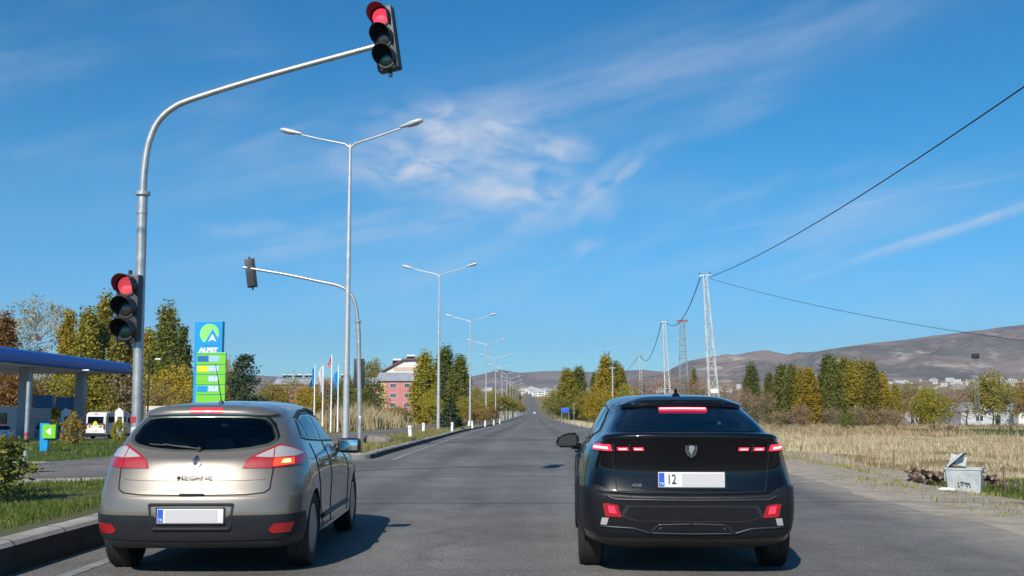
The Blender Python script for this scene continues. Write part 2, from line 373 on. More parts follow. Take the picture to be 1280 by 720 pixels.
def strip(name, ys, xl, xr, off, m, n=1, jit=0., **kw):
    V = []
    for y in ys:
        a, b = xl(y)+shift(y), xr(y)+shift(y)
        b += jit*(mn.noise((y*.35, 3, 0))+.8*mn.noise((y*.9, 7, 0)))
        for i in range(n+1):
            x = a+(b-a)*i/n; V.append((x, y, T(x, y)+off if abs(x) > 5 or y > 60 else road_z(y)+off))
    k = n+1
    return pydata(name, V, [(j*k+i, j*k+i+1, (j+1)*k+i+1, (j+1)*k+i) for j in range(len(ys)-1) for i in range(n)], m, smooth=True, kind='structure', **kw)
yk, xk = [-30, 27, 43.6, 66, 92, 553, 3000], [-4.55, -4.1, -4.25, -4.5, -4.7, -4.8, -4.8]
KX = lambda y: float(np.interp(y, yk, xk))
strip('road', rows(-30, 2500), lambda y: -4.85, lambda y: 5.05 if y < 100 else 4.7, .005, M['asphalt'], 8, .34)
strip('opposite_road', rows(22, 2500), lambda y: -10.9 if y > 30 else -10.9-(30-y)*.12, lambda y: -6.5 if y > 30 else -4.7, .03, M['asphalt_old'], 3)
def poly_sheet(name, pts, off, m, step=1.5, **kw):
    bm = bmesh.new(); f = bm.faces.new([bm.verts.new((p[0], p[1], 0)) for p in pts]); bmesh.ops.triangulate(bm, faces=[f])
    lo = [min(p[i] for p in pts) for i in (0, 1)]; hi = [max(p[i] for p in pts) for i in (0, 1)]
    for i in (0, 1):
        c = math.ceil(lo[i])
        while c < hi[i]:
            no = [0, 0, 0]; no[i] = 1; co = [0, 0, 0]; co[i] = c
            bmesh.ops.bisect_plane(bm, geom=bm.verts[:]+bm.edges[:]+bm.faces[:], plane_co=co, plane_no=no); c += step
    for v in bm.verts: v.co.z = T(v.co.x, v.co.y)+(off if v.co.x < -5.2 else .012)
    return bmobj(name, bm, m, smooth=True, kind='structure', **kw)
poly_sheet('access_road', [(-4.7, 16.9), (-6.2, 17.0), (-8.2, 16.2), (-12, 14.2), (-30, 8.), (-30, 13.5), (-16, 19), (-10.6, 21.0), (-8.7, 22.6), (-9.2, 30.2), (-4.7, 30.2)], .034, M['asphalt_old'])
M['gravel'] = pm('gravel', (.17, .16, .148), .95, var=.28, vscale=1.3, bump=.7, bscale=22)
# painted markings
M['paint'] = pm('road_paint', (.42, .42, .40), .7, var=.35, vscale=6)
M['paint_old'] = pm('worn_road_paint', (.23, .23, .22), .8, var=.3, vscale=4)
strip('edge_line', rows(27, 900), lambda y: KX(y)+.52, lambda y: KX(y)+.66, .010, M['paint_old'])
strip('edge_line', rows(2, 15), lambda y: KX(y)+.42, lambda y: KX(y)+.54, .010, M['paint_old'])
for a, b in ((18.2, 18.5),): strip('lane_mark', rows(a, b), lambda y: -2.65, lambda y: -2.2, .010, M['paint'])
# kerbs
M['kerb_face'] = pm('shade_blackened_kerb_face', (.045, .045, .045), .85, var=.35, vscale=4, bump=.4, bscale=40)  # shade put into the colour of the road-facing sides along the straights
def joints(m):
    t = m.node_tree; b = t.nodes['Principled BSDF']; src = b.inputs['Base Color'].links[0].from_socket; tcn = nd(t, 'ShaderNodeTexCoord'); sp = nd(t, 'ShaderNodeSeparateXYZ'); t.links.new(tcn.outputs['Object'], sp.inputs[0])
    f = mth('FRACT', mth('MULTIPLY', mth('ADD', sp.outputs[1], mth('MULTIPLY', sp.outputs[0], .3, tree=t), tree=t), 1.05, tree=t), tree=t); g = mth('LESS_THAN', f, .022, tree=t)
    n = nd(t, 'ShaderNodeTexNoise'); n.inputs['Scale'].default_value = 1.3; n.inputs['Detail'].default_value = 6; t.links.new(tcn.outputs['Object'], n.inputs['Vector'])
    mx = nd(t, 'ShaderNodeMix'); mx.data_type = 'RGBA'; t.links.new(src, mx.inputs[6]); mx.inputs[7].default_value = (.03, .03, .028, 1); t.links.new(g, mx.inputs['Factor'])
    m2 = nd(t, 'ShaderNodeMix'); m2.data_type = 'RGBA'; m2.blend_type = 'MULTIPLY'; m2.inputs['Factor'].default_value = .6; t.links.new(mx.outputs[2], m2.inputs[6]); t.links.new(n.outputs['Fac'], m2.inputs[7]); h = nd(t, 'ShaderNodeBrightContrast'); h.inputs[1].default_value = .12; t.links.new(m2.outputs[2], h.inputs[0]) if False else None
    t.links.new(m2.outputs[2], b.inputs['Base Color'])
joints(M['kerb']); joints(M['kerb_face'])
def kerb(pts, h, wd, **kw):
    bm = bmesh.new(); sec = [(0, -.1), (0, h-.04), (.03, h-.008), (.06, h), (wd-.02, h), (wd, h-.03), (wd, -.1)]
    P = [Vector((p[0], p[1], 0)) for p in pts]; rg = []
    for i, p in enumerate(P):
        t = (P[min(i+1, len(P)-1)]-P[max(i-1, 0)]).normalized(); n = Vector((-t.y, t.x, 0))
        wob = .012*mn.noise((p.x*2, p.y*.9, 0))
        rg.append([bm.verts.new((p.x+n.x*(a+wob), p.y+n.y*(a+wob), T(p.x, p.y)+b+wob)) for a, b in sec])
    for i in range(len(rg)-1):
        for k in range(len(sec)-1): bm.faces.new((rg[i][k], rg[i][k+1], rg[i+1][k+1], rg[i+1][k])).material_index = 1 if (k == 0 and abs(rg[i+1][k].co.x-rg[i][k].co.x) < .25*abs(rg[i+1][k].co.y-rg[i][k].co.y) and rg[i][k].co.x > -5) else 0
    bm.faces.new(rg[0][::-1]); bm.faces.new(rg[-1])
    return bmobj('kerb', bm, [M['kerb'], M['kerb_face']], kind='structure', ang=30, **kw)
def arc(cx, cy, r, a0, a1, n=8, ry=None): return [(cx+r*math.cos(R(a0+(a1-a0)*i/n)), cy+(ry or r)*math.sin(R(a0+(a1-a0)*i/n))) for i in range(n+1)]
near = [(KX(y), y) for y in np.arange(-12, 15.6, .9)]+arc(KX(15.5)-1.3, 15.5, 1.3, 0, 90, 6)+[(-6.6, 16.7), (-9, 15.6), (-14, 13.4), (-30, 7.4)]
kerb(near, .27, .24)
nose = [(-6.35, 40.), (-6.4, 30.)]+arc(-5.25, 28.0, 1.13, 180, 360, 10)
far = nose+[(KX(y)+shift(y), y) for y in rows(28.5, 150) ]+[(KX(y)+shift(y), y) for y in rows(150, 1600) if y > 150]
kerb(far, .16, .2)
# raised grass of the two medians
M['grass_soil'] = pm('grass_soil', (.05, .075, .018), .95, col2=(.12, .105, .045), vscale=4, bump=.8, bscale=30)
M['dry_soil'] = pm('verge_soil', (.14, .12, .06), .95, col2=(.22, .18, .10), vscale=4, bump=.8, bscale=30)
def terr(name, pts, off, m):
    bm = bmesh.new(); f = bm.faces.new([bm.verts.new((p[0], p[1], 0)) for p in pts]); bmesh.ops.triangulate(bm, faces=[f])
    lo = [min(p[i] for p in pts) for i in (0, 1)]; hi = [max(p[i] for p in pts) for i in (0, 1)]
    for i in (0, 1):
        c = lo[i]+.5
        while c < hi[i]:
            no = [0, 0, 0]; no[i] = 1; co = [0, 0, 0]; co[i] = c
            bmesh.ops.bisect_plane(bm, geom=bm.verts[:]+bm.edges[:]+bm.faces[:], plane_co=co, plane_no=no); c += .7 if c < 60 else 4
    for v in bm.verts: v.co.z = T(v.co.x, v.co.y)+off+.03*mn.noise((v.co.x*1.3, v.co.y*1.3, 0))
    return bmobj(name, bm, m, smooth=True, kind='structure')
terr('near_median_turf', [(KX(-12)-.2, -12)]+[(p[0]-.2, p[1]-.12) for p in near[1:]]+[(-30, -12)], .225, M['grass_soil'])
strip('far_median_turf', rows(28.3, 1600), lambda y: -6.42, lambda y: KX(y)-.17, .13, M['dry_soil'], 2)

# ------------------------------------------------------------------ mountains
def mtnmat(name, a, b_, c):
    m = bpy.data.materials.new(name); m.use_nodes = True; t = m.node_tree; b = t.nodes['Principled BSDF']; b.inputs['Roughness'].default_value = 1; b.inputs['Specular IOR Level'].default_value = 0
    tcn = nd(t, 'ShaderNodeTexCoord')
    def nz(s, st, d=7):
        mp = nd(t, 'ShaderNodeMapping'); mp.inputs['Scale'].default_value = st; t.links.new(tcn.outputs['Object'], mp.inputs[0])
        n = nd(t, 'ShaderNodeTexNoise'); n.inputs['Scale'].default_value = s; n.inputs['Detail'].default_value = d; n.inputs['Roughness'].default_value = .6; t.links.new(mp.outputs[0], n.inputs['Vector']); return n.outputs['Fac']
    def rp(f, a, b_):
        r = nd(t, 'ShaderNodeMapRange'); r.interpolation_type = 'SMOOTHSTEP'; r.inputs['From Min'].default_value = a; r.inputs['From Max'].default_value = b_; t.links.new(f, r.inputs['Value']); return r.outputs['Result']
    x = nd(t, 'ShaderNodeMix'); x.data_type = 'RGBA'; x.inputs[6].default_value = (*a, 1); x.inputs[7].default_value = (*b_, 1); t.links.new(rp(nz(.0035, (1, .6, 3.5)), .44, .58), x.inputs['Factor'])
    y = nd(t, 'ShaderNodeMix'); y.data_type = 'RGBA'; t.links.new(x.outputs[2], y.inputs[6]); y.inputs[7].default_value = (*c, 1); t.links.new(rp(nz(.007, (1, .5, 4)), .57, .66), y.inputs['Factor'])
    bp = nd(t, 'ShaderNodeBump'); bp.inputs['Strength'].default_value = 1.; bp.inputs['Distance'].default_value = 45; t.links.new(nz(.009, (1, 1, 1.5)), bp.inputs['Height']); t.links.new(bp.outputs[0], b.inputs['Normal'])
    t.links.new(y.outputs[2], b.inputs['Base Color']); return m
def ridge(name, pxs, pys, D0, Dr, D1, m, amp=20, zfoot=30, nr=40, seed=0, step=5):
    V = []; P = np.arange(pxs[0], pxs[-1]+.1, step); rs = np.concatenate([np.linspace(D0, Dr, nr), np.linspace(Dr, D1, 8)[1:]])
    for px in P:
        py = float(np.interp(px, pxs, pys)); d = ray(px, py); s = 1/d.y
        for r_ in rs:
            x = d.x*s*r_; top = CAMH+d.z*s*Dr
            k = float(sst(r_, D0, Dr))**.8 if r_ <= Dr else 1-.3*(r_-Dr)/(D1-Dr)
            nzv = mn.ridged_multi_fractal((x/900+seed, r_/1100, seed), .9, 2.1, 6, .9, 2.)-1.2
            kk = 4*k*(1-k)+.10 if r_ < Dr else .1
            V.append((x, r_, zfoot+(top-zfoot)*k+nzv*amp*kk-(90 if r_ == rs[0] else 0)))
    n = len(rs); pydata(name, V, [(i*n+j, (i+1)*n+j, (i+1)*n+j+1, i*n+j+1) for i in range(len(P)-1) for j in range(n-1)], m, smooth=True, kind='structure')
M['mtn_far'] = mtnmat('far_hills', (.19, .15, .14), (.26, .21, .18), (.36, .31, .26))
M['mtn_near'] = mtnmat('near_hills', (.15, .135, .12), (.26, .205, .175), (.42, .36, .30))
ridge('distant_hills', [-900, 0, 325, 420, 590, 625, 650, 690, 760, 800, 850, 1000, 1400, 2200], [470, 474, 470, 474, 470, 462, 466, 464, 464.5, 463, 466, 464, 460, 455], 4800, 6600, 7600, M['mtn_far'], 55, 52, seed=3)
ridge('mountain', [800, 828, 840, 861, 892, 922, 953, 986, 1000, 1060, 1100, 1152, 1226, 1280, 1500, 2300], [474, 468, 461, 451, 446, 447, 442, 444.5, 442, 433, 428, 422, 415, 407, 385, 400], 3100, 4700, 5600, M['mtn_near'], 95, 66, seed=9, step=4)
# ------------------------------------------------------------------ lofted car bodies
def catmull(P, t):
    "P (n, ...) control points, t array in [0, n-1]; ghost ends repeat"
    n = len(P); t = np.clip(t, 0, n-1-1e-9); i = t.astype(int); f = (t-i)
    g = lambda k: P[np.clip(k, 0, n-1)]
    f = f.reshape(f.shape+(1,)*(P.ndim-1))
    p0, p1, p2, p3 = g(i-1), g(i), g(i+1), g(i+2)
    return .5*((2*p1)+(-p0+p2)*f+(2*p0-5*p1+4*p2-p3)*f*f+(-p0+3*p1-3*p2+p3)*f**3)
class Body:
    "half body: levels (floor -> roof spine) of 12 outline points (rear centre -> side -> front centre), x >= 0"
    def __init__(s, levels):
        s.C = np.array(levels, float); s.K, s.J = s.C.shape[:2]           # (K, J, 3)
        s.E = np.concatenate([s.C[:, 1:2]*[-1, 1, 1], s.C, s.C[:, -2:-1]*[-1, 1, 1]], 1)   # mirrored ghosts
        un = np.linspace(0, s.J-1, 8*(s.J-1)+1); vn = np.linspace(0, s.K-1, 8*(s.K-1)+1)
        U, Vv = np.meshgrid(un, vn); s.gu, s.gv = U.ravel(), Vv.ravel(); s.gp = s.ev(s.gu, s.gv)
    def ev(s, u, v):
        u = np.atleast_1d(np.asarray(u, float)); v = np.atleast_1d(np.asarray(v, float))
        uu = u+1; n = s.J+2; i = np.clip(uu.astype(int), 1, n-3); f = (uu-i)[:, None]
        # along v first for the four columns needed
        col = [s._v(i+k, v) for k in (-1, 0, 1, 2)]; p0, p1, p2, p3 = col
        return .5*((2*p1)+(-p0+p2)*f+(2*p0-5*p1+4*p2-p3)*f*f+(-p0+3*p1-3*p2+p3)*f**3)
    def _v(s, ci, v):
        v = np.clip(v, 0, s.K-1); j = np.clip(v.astype(int), 0, s.K-2); f = (v-j)[:, None]; g = lambda k: s.E[np.clip(k, 0, s.K-1), ci]
        p0, p1, p2, p3 = g(j-1), g(j), g(j+1), g(j+2)
        return .5*((2*p1)+(-p0+p2)*f+(2*p0-5*p1+4*p2-p3)*f*f+(-p0+3*p1-3*p2+p3)*f**3)
    def nrm(s, u, v, e=.03):
        a = s.ev(np.asarray(u)+e, v)-s.ev(np.maximum(np.asarray(u)-e, 0), v); b = s.ev(u, np.minimum(np.asarray(v)+e, s.K-1))-s.ev(u, np.maximum(np.asarray(v)-e, 0))
        n = np.cross(a, b); return n/np.maximum(np.linalg.norm(n, axis=1), 1e-9)[:, None]
    def inv(s, p):
        "p = ('r', x, z) on the rear, ('s', y, z) on the flank, ('t', x, y) seen from above, or (x, y, z): nearest (u, v)"
        if p[0] == 'r': wgt = np.array([1, 0, 1.]); q = np.array([p[1], 0, p[2]]); ok = s.gu <= 4.0
        elif p[0] == 's': wgt = np.array([0, 1, 1.]); q = np.array([0, p[1], p[2]]); ok = (s.gu >= 3) & (s.gu <= 9)
        elif p[0] == 't': wgt = np.array([1, 1, 0.]); q = np.array([p[1], p[2], 0]); ok = s.gv >= s.K-4.5
        else: wgt = np.array([1, 1, 1.]); q = np.array(p, float); ok = s.gu >= -1
        d = (((s.gp-q)*wgt)**2).sum(1)+(~ok)*99; k = int(d.argmin()); u, v = s.gu[k], s.gv[k]; st = .125
        for _ in range(5):
            a = np.linspace(-1, 1, 9)*st; U, Vv = np.meshgrid(np.clip(u+a, 0, s.J-1), np.clip(v+a, 0, s.K-1)); U, Vv = U.ravel(), Vv.ravel()
            d = (((s.ev(U, Vv)-q)*wgt)**2).sum(1); k = int(d.argmin()); u, v = U[k], Vv[k]; st *= .3
        return u, v
    def mesh(s, nu=7, nv=7, split=None):
        un = np.linspace(0, s.J-1, nu*(s.J-1)+1); vn = np.linspace(0, s.K-1, nv*(s.K-1)+1); U, Vv = np.meshgrid(un, vn)
        P = s.ev(U.ravel(), Vv.ravel()).reshape(len(vn), len(un), 3); P[:, 0, 0] = 0; P[:, -1, 0] = 0; P[-1, :, 0] = 0; P[0, :, 0] *= 1
        bm = bmesh.new(); full = []
        for j in range(len(vn)):
            right = [bm.verts.new(P[j, i]) for i in range(len(un))]; left = [bm.verts.new((-P[j, i, 0], P[j, i, 1], P[j, i, 2])) for i in range(1, len(un)-1)]
            full.append(right+left[::-1])
        n = len(full[0])
        for j in range(len(vn)-1):
            for i in range(n):
                try: bm.faces.new((full[j][i], full[j][(i+1) % n], full[j+1][(i+1) % n], full[j+1][i]))
                except ValueError: pass
        bm.faces.new(full[0][::-1])
        bmesh.ops.remove_doubles(bm, verts=bm.verts, dist=.0006)
        bmesh.ops.dissolve_degenerate(bm, edges=bm.edges, dist=.0004)
        bmesh.ops.recalc_face_normals(bm, faces=bm.faces); return bm
    def uvpts(s, outline, sub=6):
        "outline edges are subdivided in the measured plane, so straight stays straight"
        pts = []
        n = len(outline)
        for i in range(n):
            a, b = outline[i], outline[(i+1) % n]
            if a[0] == b[0] and isinstance(a[0], str):
                for k in range(sub): t = k/sub; pts.append(s.inv((a[0], a[1]*(1-t)+b[1]*t, a[2]*(1-t)+b[2]*t)))
            else:
                ua, ub = s.inv(a), s.inv(b)
                for k in range(sub): t = k/sub; pts.append((ua[0]*(1-t)+ub[0]*t, ua[1]*(1-t)+ub[1]*t))
        return pts
    def panel(s, name, outline, mats, parent, off=.004, depth=.02, sym=False, side=1, step=.16, sub=6, raw=False, bulge=0., **kw):
        uv = outline if raw else s.uvpts(outline, sub)
        if sym: uv = [(0. if u < .02 else u, v) for u, v in uv]
        bm = bmesh.new(); q = []
        for u, v in uv:
            if not q or (abs(q[-1][0]-u)+abs(q[-1][1]-v)) > 1e-4: q.append((u, v))
        if abs(q[0][0]-q[-1][0])+abs(q[0][1]-q[-1][1]) < 1e-4: q.pop()
        f = bm.faces.new([bm.verts.new((u, v, 0)) for u, v in q]); bmesh.ops.triangulate(bm, faces=[f])
        for i in (0, 1):
            lo, hi = min(p[i] for p in q), max(p[i] for p in q); c = math.floor(lo/step)*step+step*.37
            while c < hi:
                if c > lo:
                    no = [0, 0, 0]; no[i] = 1; co = [0, 0, 0]; co[i] = c
                    bmesh.ops.bisect_plane(bm, geom=bm.verts[:]+bm.edges[:]+bm.faces[:], plane_co=co, plane_no=no)
                c += step
        if sym:
            g = bmesh.ops.duplicate(bm, geom=bm.verts[:]+bm.edges[:]+bm.faces[:])
            flip = {v for v in g['geom'] if isinstance(v, bmesh.types.BMVert)}
        vs = list(bm.verts); U = np.array([v.co.x for v in vs]); Vv = np.array([v.co.y for v in vs]); P = s.ev(U, Vv)
        N_ = s.nrm(U, Vv); 
        if sym: z0 = U < 1e-3; N_[z0, 0] = 0; N_ /= np.linalg.norm(N_, axis=1)[:, None]; P[z0, 0] = 0
        bedge = {v for e in bm.edges if len(e.link_faces) == 1 for v in e.verts}
        Q = P+N_*off; In = P-N_*depth
        sx = np.array([(-1 if (sym and v in flip) else 1)*side for v in vs])
        Q[:, 0] *= sx; In[:, 0] *= sx
        for v, c in zip(vs, Q): v.co = c
        if sym: bmesh.ops.remove_doubles(bm, verts=bm.verts, dist=.0005)
        bmesh.ops.recalc_face_normals(bm, faces=bm.faces)
        # orient outward
        c = sum((f.normal for f in bm.faces), Vector()); av = Vector(N_.mean(0)); 
        if sym: av.x = 0
        else: av.x *= side
        if c.dot(av) < 0: bmesh.ops.reverse_faces(bm, faces=bm.faces)
        be = [e for e in bm.edges if len(e.link_faces) == 1]
        from mathutils import kdtree
        kd = kdtree.KDTree(len(Q)); [kd.insert(Vector(c_), i) for i, c_ in enumerate(Q)]; kd.balance()
        e = bmesh.ops.extrude_edge_only(bm, edges=be)
        for v in e['geom']:
            if isinstance(v, bmesh.types.BMVert): v.co = Vector(In[kd.find(v.co)[1]])
        me = bpy.data.meshes.new(name); bm.to_mesh(me); bm.free()
        return link(name, me, mats, parent, True, 40, **kw)
    def seam(s, name, line, mat, parent, r=.0035, side=1, sym=False, off=.001, sub=10, **kw):
        mb = MB(); uv = []
        for a, b in zip(line[:-1], line[1:]):
            ua, ub = s.inv(a), s.inv(b)
            for k in range(sub): 
                t = k/sub
                uv.append(s.inv((a[0], a[1]*(1-t)+b[1]*t, a[2]*(1-t)+b[2]*t)) if a[0] == b[0] else (ua[0]*(1-t)+ub[0]*t, ua[1]*(1-t)+ub[1]*t))
        uv.append(s.inv(line[-1])); U, Vv = np.array(uv).T; P = s.ev(U, Vv)+s.nrm(U, Vv)*off
        if sym: P = np.concatenate([P[::-1]*[-1, 1, 1], P[1:]]) if P[0][0] < .01 else P
        else: P = P*[side, 1, 1]
        mb.tube(P, r, 6); return mb.obj(name, mat, parent, ang=180, **kw)
def boolean_cut(o, cutter):
    md = o.modifiers.new('cut', 'BOOLEAN'); md.operation = 'DIFFERENCE'; md.object = cutter; md.solver = 'EXACT'
    bpy.context.view_layer.update(); dg = bpy.context.evaluated_depsgraph_get(); me = bpy.data.meshes.new_from_object(o.evaluated_get(dg))
    o.modifiers.clear(); o.data = me; bpy.data.objects.remove(cutter); me.set_sharp_from_angle(angle=R(32))
def car_shell(B, paint, under, parent, arches, ar, name='body', res=7, zbreak=None):
    bm = B.mesh(res, res)
    o = bmobj(name, bm, [paint, under], parent, True, 180)
    cut = MB()
    for ay, az in arches:
        for sd_ in (-1, 1): cut.cyl((sd_*.86, ay, az), ar, .52, 'X', 40, mi=1)
    c = cut.obj('cutter', [paint, under]); boolean_cut(o, c)
    if zbreak:
        for p in o.data.polygons:
            if zbreak(p.center): p.material_index = 1
    return o
def tinted(name, col, ior=1.45):
    m = bpy.data.materials.new(name); m.use_nodes = True; t = m.node_tree; t.nodes.remove(t.nodes['Principled BSDF'])
    a = nd(t, 'ShaderNodeBsdfTransparent'); a.inputs[0].default_value = (*col, 1); g = nd(t, 'ShaderNodeBsdfGlossy'); g.inputs['Roughness'].default_value = .02; g.inputs[0].default_value = (.9, .95, 1, 1)
    f = nd(t, 'ShaderNodeFresnel'); f.inputs[0].default_value = ior; mx = nd(t, 'ShaderNodeMixShader'); t.links.new(f.outputs[0], mx.inputs[0]); t.links.new(a.outputs[0], mx.inputs[1]); t.links.new(g.outputs[0], mx.inputs[2]); t.links.new(mx.outputs[0], t.nodes['Material Output'].inputs['Surface']); return m
def shrink(ol, k):
    "outline of one kind pulled towards its centre"
    cx = sum(p[1] for p in ol)/len(ol); cz = sum(p[2] for p in ol)/len(ol); return [(p[0], cx+(p[1]-cx)*k, cz+(p[2]-cz)*k) for p in ol]
def cabin_cut(B, body, under, prof, wx, holes):
    "hollow the shell: a cabin along the side profile prof (y, z), wx(z) wide, and an opening under every pane"
    def cut(bm):
        bmesh.ops.triangulate(bm, faces=bm.faces); bmesh.ops.recalc_face_normals(bm, faces=bm.faces); me = bpy.data.meshes.new('c'); bm.to_mesh(me); bm.free()
        me.materials.append(under); me.materials.append(under)
        for p in me.polygons: p.material_index = 1
        o = bpy.data.objects.new('cutter', me); COL.objects.link(o); boolean_cut(body, o)
    bm = bmesh.new(); Lf = [bm.verts.new((-wx(z), y, z)) for y, z in prof]; Rt = [bm.verts.new((wx(z), y, z)) for y, z in prof]; n = len(prof)
    for i in range(n): bm.faces.new((Lf[i], Lf[(i+1) % n], Rt[(i+1) % n], Rt[i]))
    bm.faces.new(Lf[::-1]); bm.faces.new(Rt); cut(bm)
    for pts, side, d in holes:          # pts: closed loop of (u, v); 'sym' loops already carry both halves as (u, v, sign)
        U = np.array([p[0] for p in pts]); Vv = np.array([p[1] for p in pts]); sg = np.array([p[2] if len(p) > 2 else side for p in pts])
        P = B.ev(U, Vv); Nn = B.nrm(U, Vv); z0 = U < .02; Nn[z0, 0] = 0; P[z0, 0] = 0
        A = (P+Nn*.05)*np.stack([sg, sg*0+1, sg*0+1], 1); C_ = (P-Nn*d)*np.stack([sg, sg*0+1, sg*0+1], 1)
        bm = bmesh.new(); a = [bm.verts.new(p) for p in A]; c = [bm.verts.new(p) for p in C_]; n = len(a)
        for i in range(n): bm.faces.new((a[i], a[(i+1) % n], c[(i+1) % n], c[i]))
        bm.faces.new(a[::-1]); bm.faces.new(c); cut(bm)
def hole(B, ol, side=1, d=.13, k=.95):
    return (B.uvpts(shrink(ol, k), 4), side, d)
def hole_sym(B, ol, d=.13, sub=4):
    uv = []
    for a, b in zip(ol[:-1], ol[1:]):
        for t in range(sub): uv.append(B.inv(('r', a[1]+(b[1]-a[1])*t/sub, a[2]+(b[2]-a[2])*t/sub)) if a[0] == 'r' else tuple(np.array(B.inv(a))*(1-t/sub)+np.array(B.inv(b))*t/sub))
    uv.append(B.inv(ol[-1])); return ([(u, v, 1) for u, v in uv]+[(u, v, -1) for u, v in uv[1:-1][::-1]], 1, d)
def seats(root, x0, yf, yr, z0, mat, cushion=True):
    for sd_ in (-1, 1):
        s_ = empty('front_seat'); s_.parent = root
        MB().box((sd_*x0, yf, z0+.35), (.46, .13, .62), bev=.04, rot=Matrix.Rotation(.22, 3, 'X')).obj('backrest', mat, s_, ang=60)
        MB().box((sd_*x0, yf-.11, z0+.74), (.25, .09, .17), bev=.035).obj('headrest', mat, s_, ang=60)
        MB().tube([(sd_*x0, yf-.10, z0+.6), (sd_*x0, yf-.11, z0+.7)], .03, 6).obj('headrest_post', M['chrome'], s_)
    r_ = empty('rear_seat'); r_.parent = root
    MB().box((0, yr, z0+.24), (1.16, .14, .50), bev=.05, rot=Matrix.Rotation(.25, 3, 'X')).obj('backrest', mat, r_, ang=60)
    for x in (-.38, 0, .38): MB().box((x, yr-.09, z0+.52), (.24, .08, .11), bev=.03).obj('headrest', mat, r_, ang=60)
    MB().lathe([(.17, -.012), (.185, 0), (.17, .012), (.155, 0)], 'Y', 24, (-x0, yf+.62, z0+.42)).obj('steering_wheel', M['black_plastic'], root)
    MB().box((0, yf+.92, z0+.28), (1.2, .35, .16), bev=.05).obj('dashboard', M['black_plastic'], root)
def wheel(parent, x, y, r, wd, side, spokes=5, steer=0.):
    e = MB(); t = wd/2; rr = r*.66
    e.lathe([(rr, -t*.75), (r*.82, -t*.98), (r*.94, -t*.92), (r*.985, -t*.75), (r, -t*.5), (r, t*.5), (r*.985, t*.75), (r*.94, t*.92), (r*.82, t*.98), (rr, t*.75), (rr-.01, t*.3), (rr-.01, -t*.3)], 'X', 56)
    bm = e.bm
    w_ = bmobj('wheel', bm, M['rubber'], parent, ang=28); w_.location = (x, y, r-.008); w_.rotation_euler = (0, 0, steer)
    tr = MB()
    for k in range(-2, 3):
        if k: tr.lathe([(r*.9, k*t*.28-.004), (r+.0035, k*t*.28-.004), (r+.0035, k*t*.28+.004), (r*.9, k*t*.28+.004)], 'X', 56)
    tr.obj('tread', M['black_plastic'], w_)
    rm = MB(); s_ = side
    rm.lathe([(rr*1.01, s_*t*.86), (rr*.93, s_*t*.90), (rr*.90, s_*t*.55), (rr*.88, -s_*t*.3), (rr*.99, -s_*t*.3)], 'X', 40)
    rm.cyl((s_*t*.5, 0, 0), rr*.2, t*.5, 'X', 24)
    for k in range(spokes):
        a = 2*math.pi*k/spokes; Rm = Matrix.Rotation(a, 3, 'X')
        for da in (-.13, .13):
            R2 = Matrix.Rotation(a+da, 3, 'X'); rm.box(R2 @ Vector((s_*t*.58, 0, rr*.53)), (.03, rr*.13, rr*.80), bev=.006, rot=R2)
    rm.obj('rim', M['rim'], w_)
    MB().cyl((s_*t*.1, 0, 0), rr*.62, .02, 'X', 30).obj('brake_disc', M['galv'], w_)
    return w_
def text_mesh(name, s, size, mat, parent, loc, rot, ext=.002, align='CENTER', bold=0., sx=1., **kw):
    cu = bpy.data.curves.new('txt', 'FONT'); cu.body = s; cu.size = size; cu.extrude = ext; cu.align_x = align; cu.align_y = 'CENTER'; cu.offset = bold
    o = bpy.data.objects.new('txt', cu); COL.objects.link(o); bpy.context.view_layer.update()
    me = bpy.data.meshes.new_from_object(o.evaluated_get(bpy.context.evaluated_depsgraph_get())); bpy.data.objects.remove(o); me.materials.clear()
    me.transform(Matrix.Diagonal((sx, 1, 1, 1)))
    t = link(name, me, mat, parent, False, **kw); t.location = loc; t.rotation_euler = rot; return t
REAR = (math.pi/2, 0, 0)         # text read from behind the car

M['lens_red'] = pm('red_lens', (.36, .010, .015), .12, coat=.8, bump=.6, bscale=90)
M['lens_clear'] = pm('clear_lens', (.50, .46, .45), .15, coat=.8, metal=.2)
M['brake_lit'] = pm('lit_brake_lamp', (.8, .05, .02), .2, emit=(1., .06, .02), es=.9)
M['bulb'] = pm('lit_bulb', (1, .6, .2), .2, emit=(1., .55, .12), es=3.2)
M['led'] = pm('lit_led_bar', (.7, .03, .06), .25, emit=(1., .03, .07), es=.95)
M['led_soft'] = pm('red_light_bar', (.55, .03, .04), .25, coat=.6, emit=(.9, .03, .06), es=.35)
M['glass'] = pm('dark_glass', (.005, .006, .008), .04, spec=.32)
M['led_core'] = pm('led_core', (1, .6, .6), .3, emit=(1., .38, .42), es=1.5)
M['glass_side'] = pm('side_glass', (.012, .018, .024), .02, coat=1., spec=.9)
M['badge_chrome'] = pm('badge_chrome', (.30, .31, .33), .18, 1.)
M['badge'] = pm('badge_metal', (.12, .115, .11), .4, .5)
M['seam'] = pm('panel_gap', (.006, .006, .006), .8)
M['plate_white'] = pm('plate_white', (.72, .72, .70), .45)
M['plate_grey'] = pm('plate_grey', (.50, .49, .49), .6)
M['plate_blue'] = pm('plate_blue', (.02, .10, .50), .45)
M['plate_ink'] = pm('plate_black', (.02, .02, .02), .5)
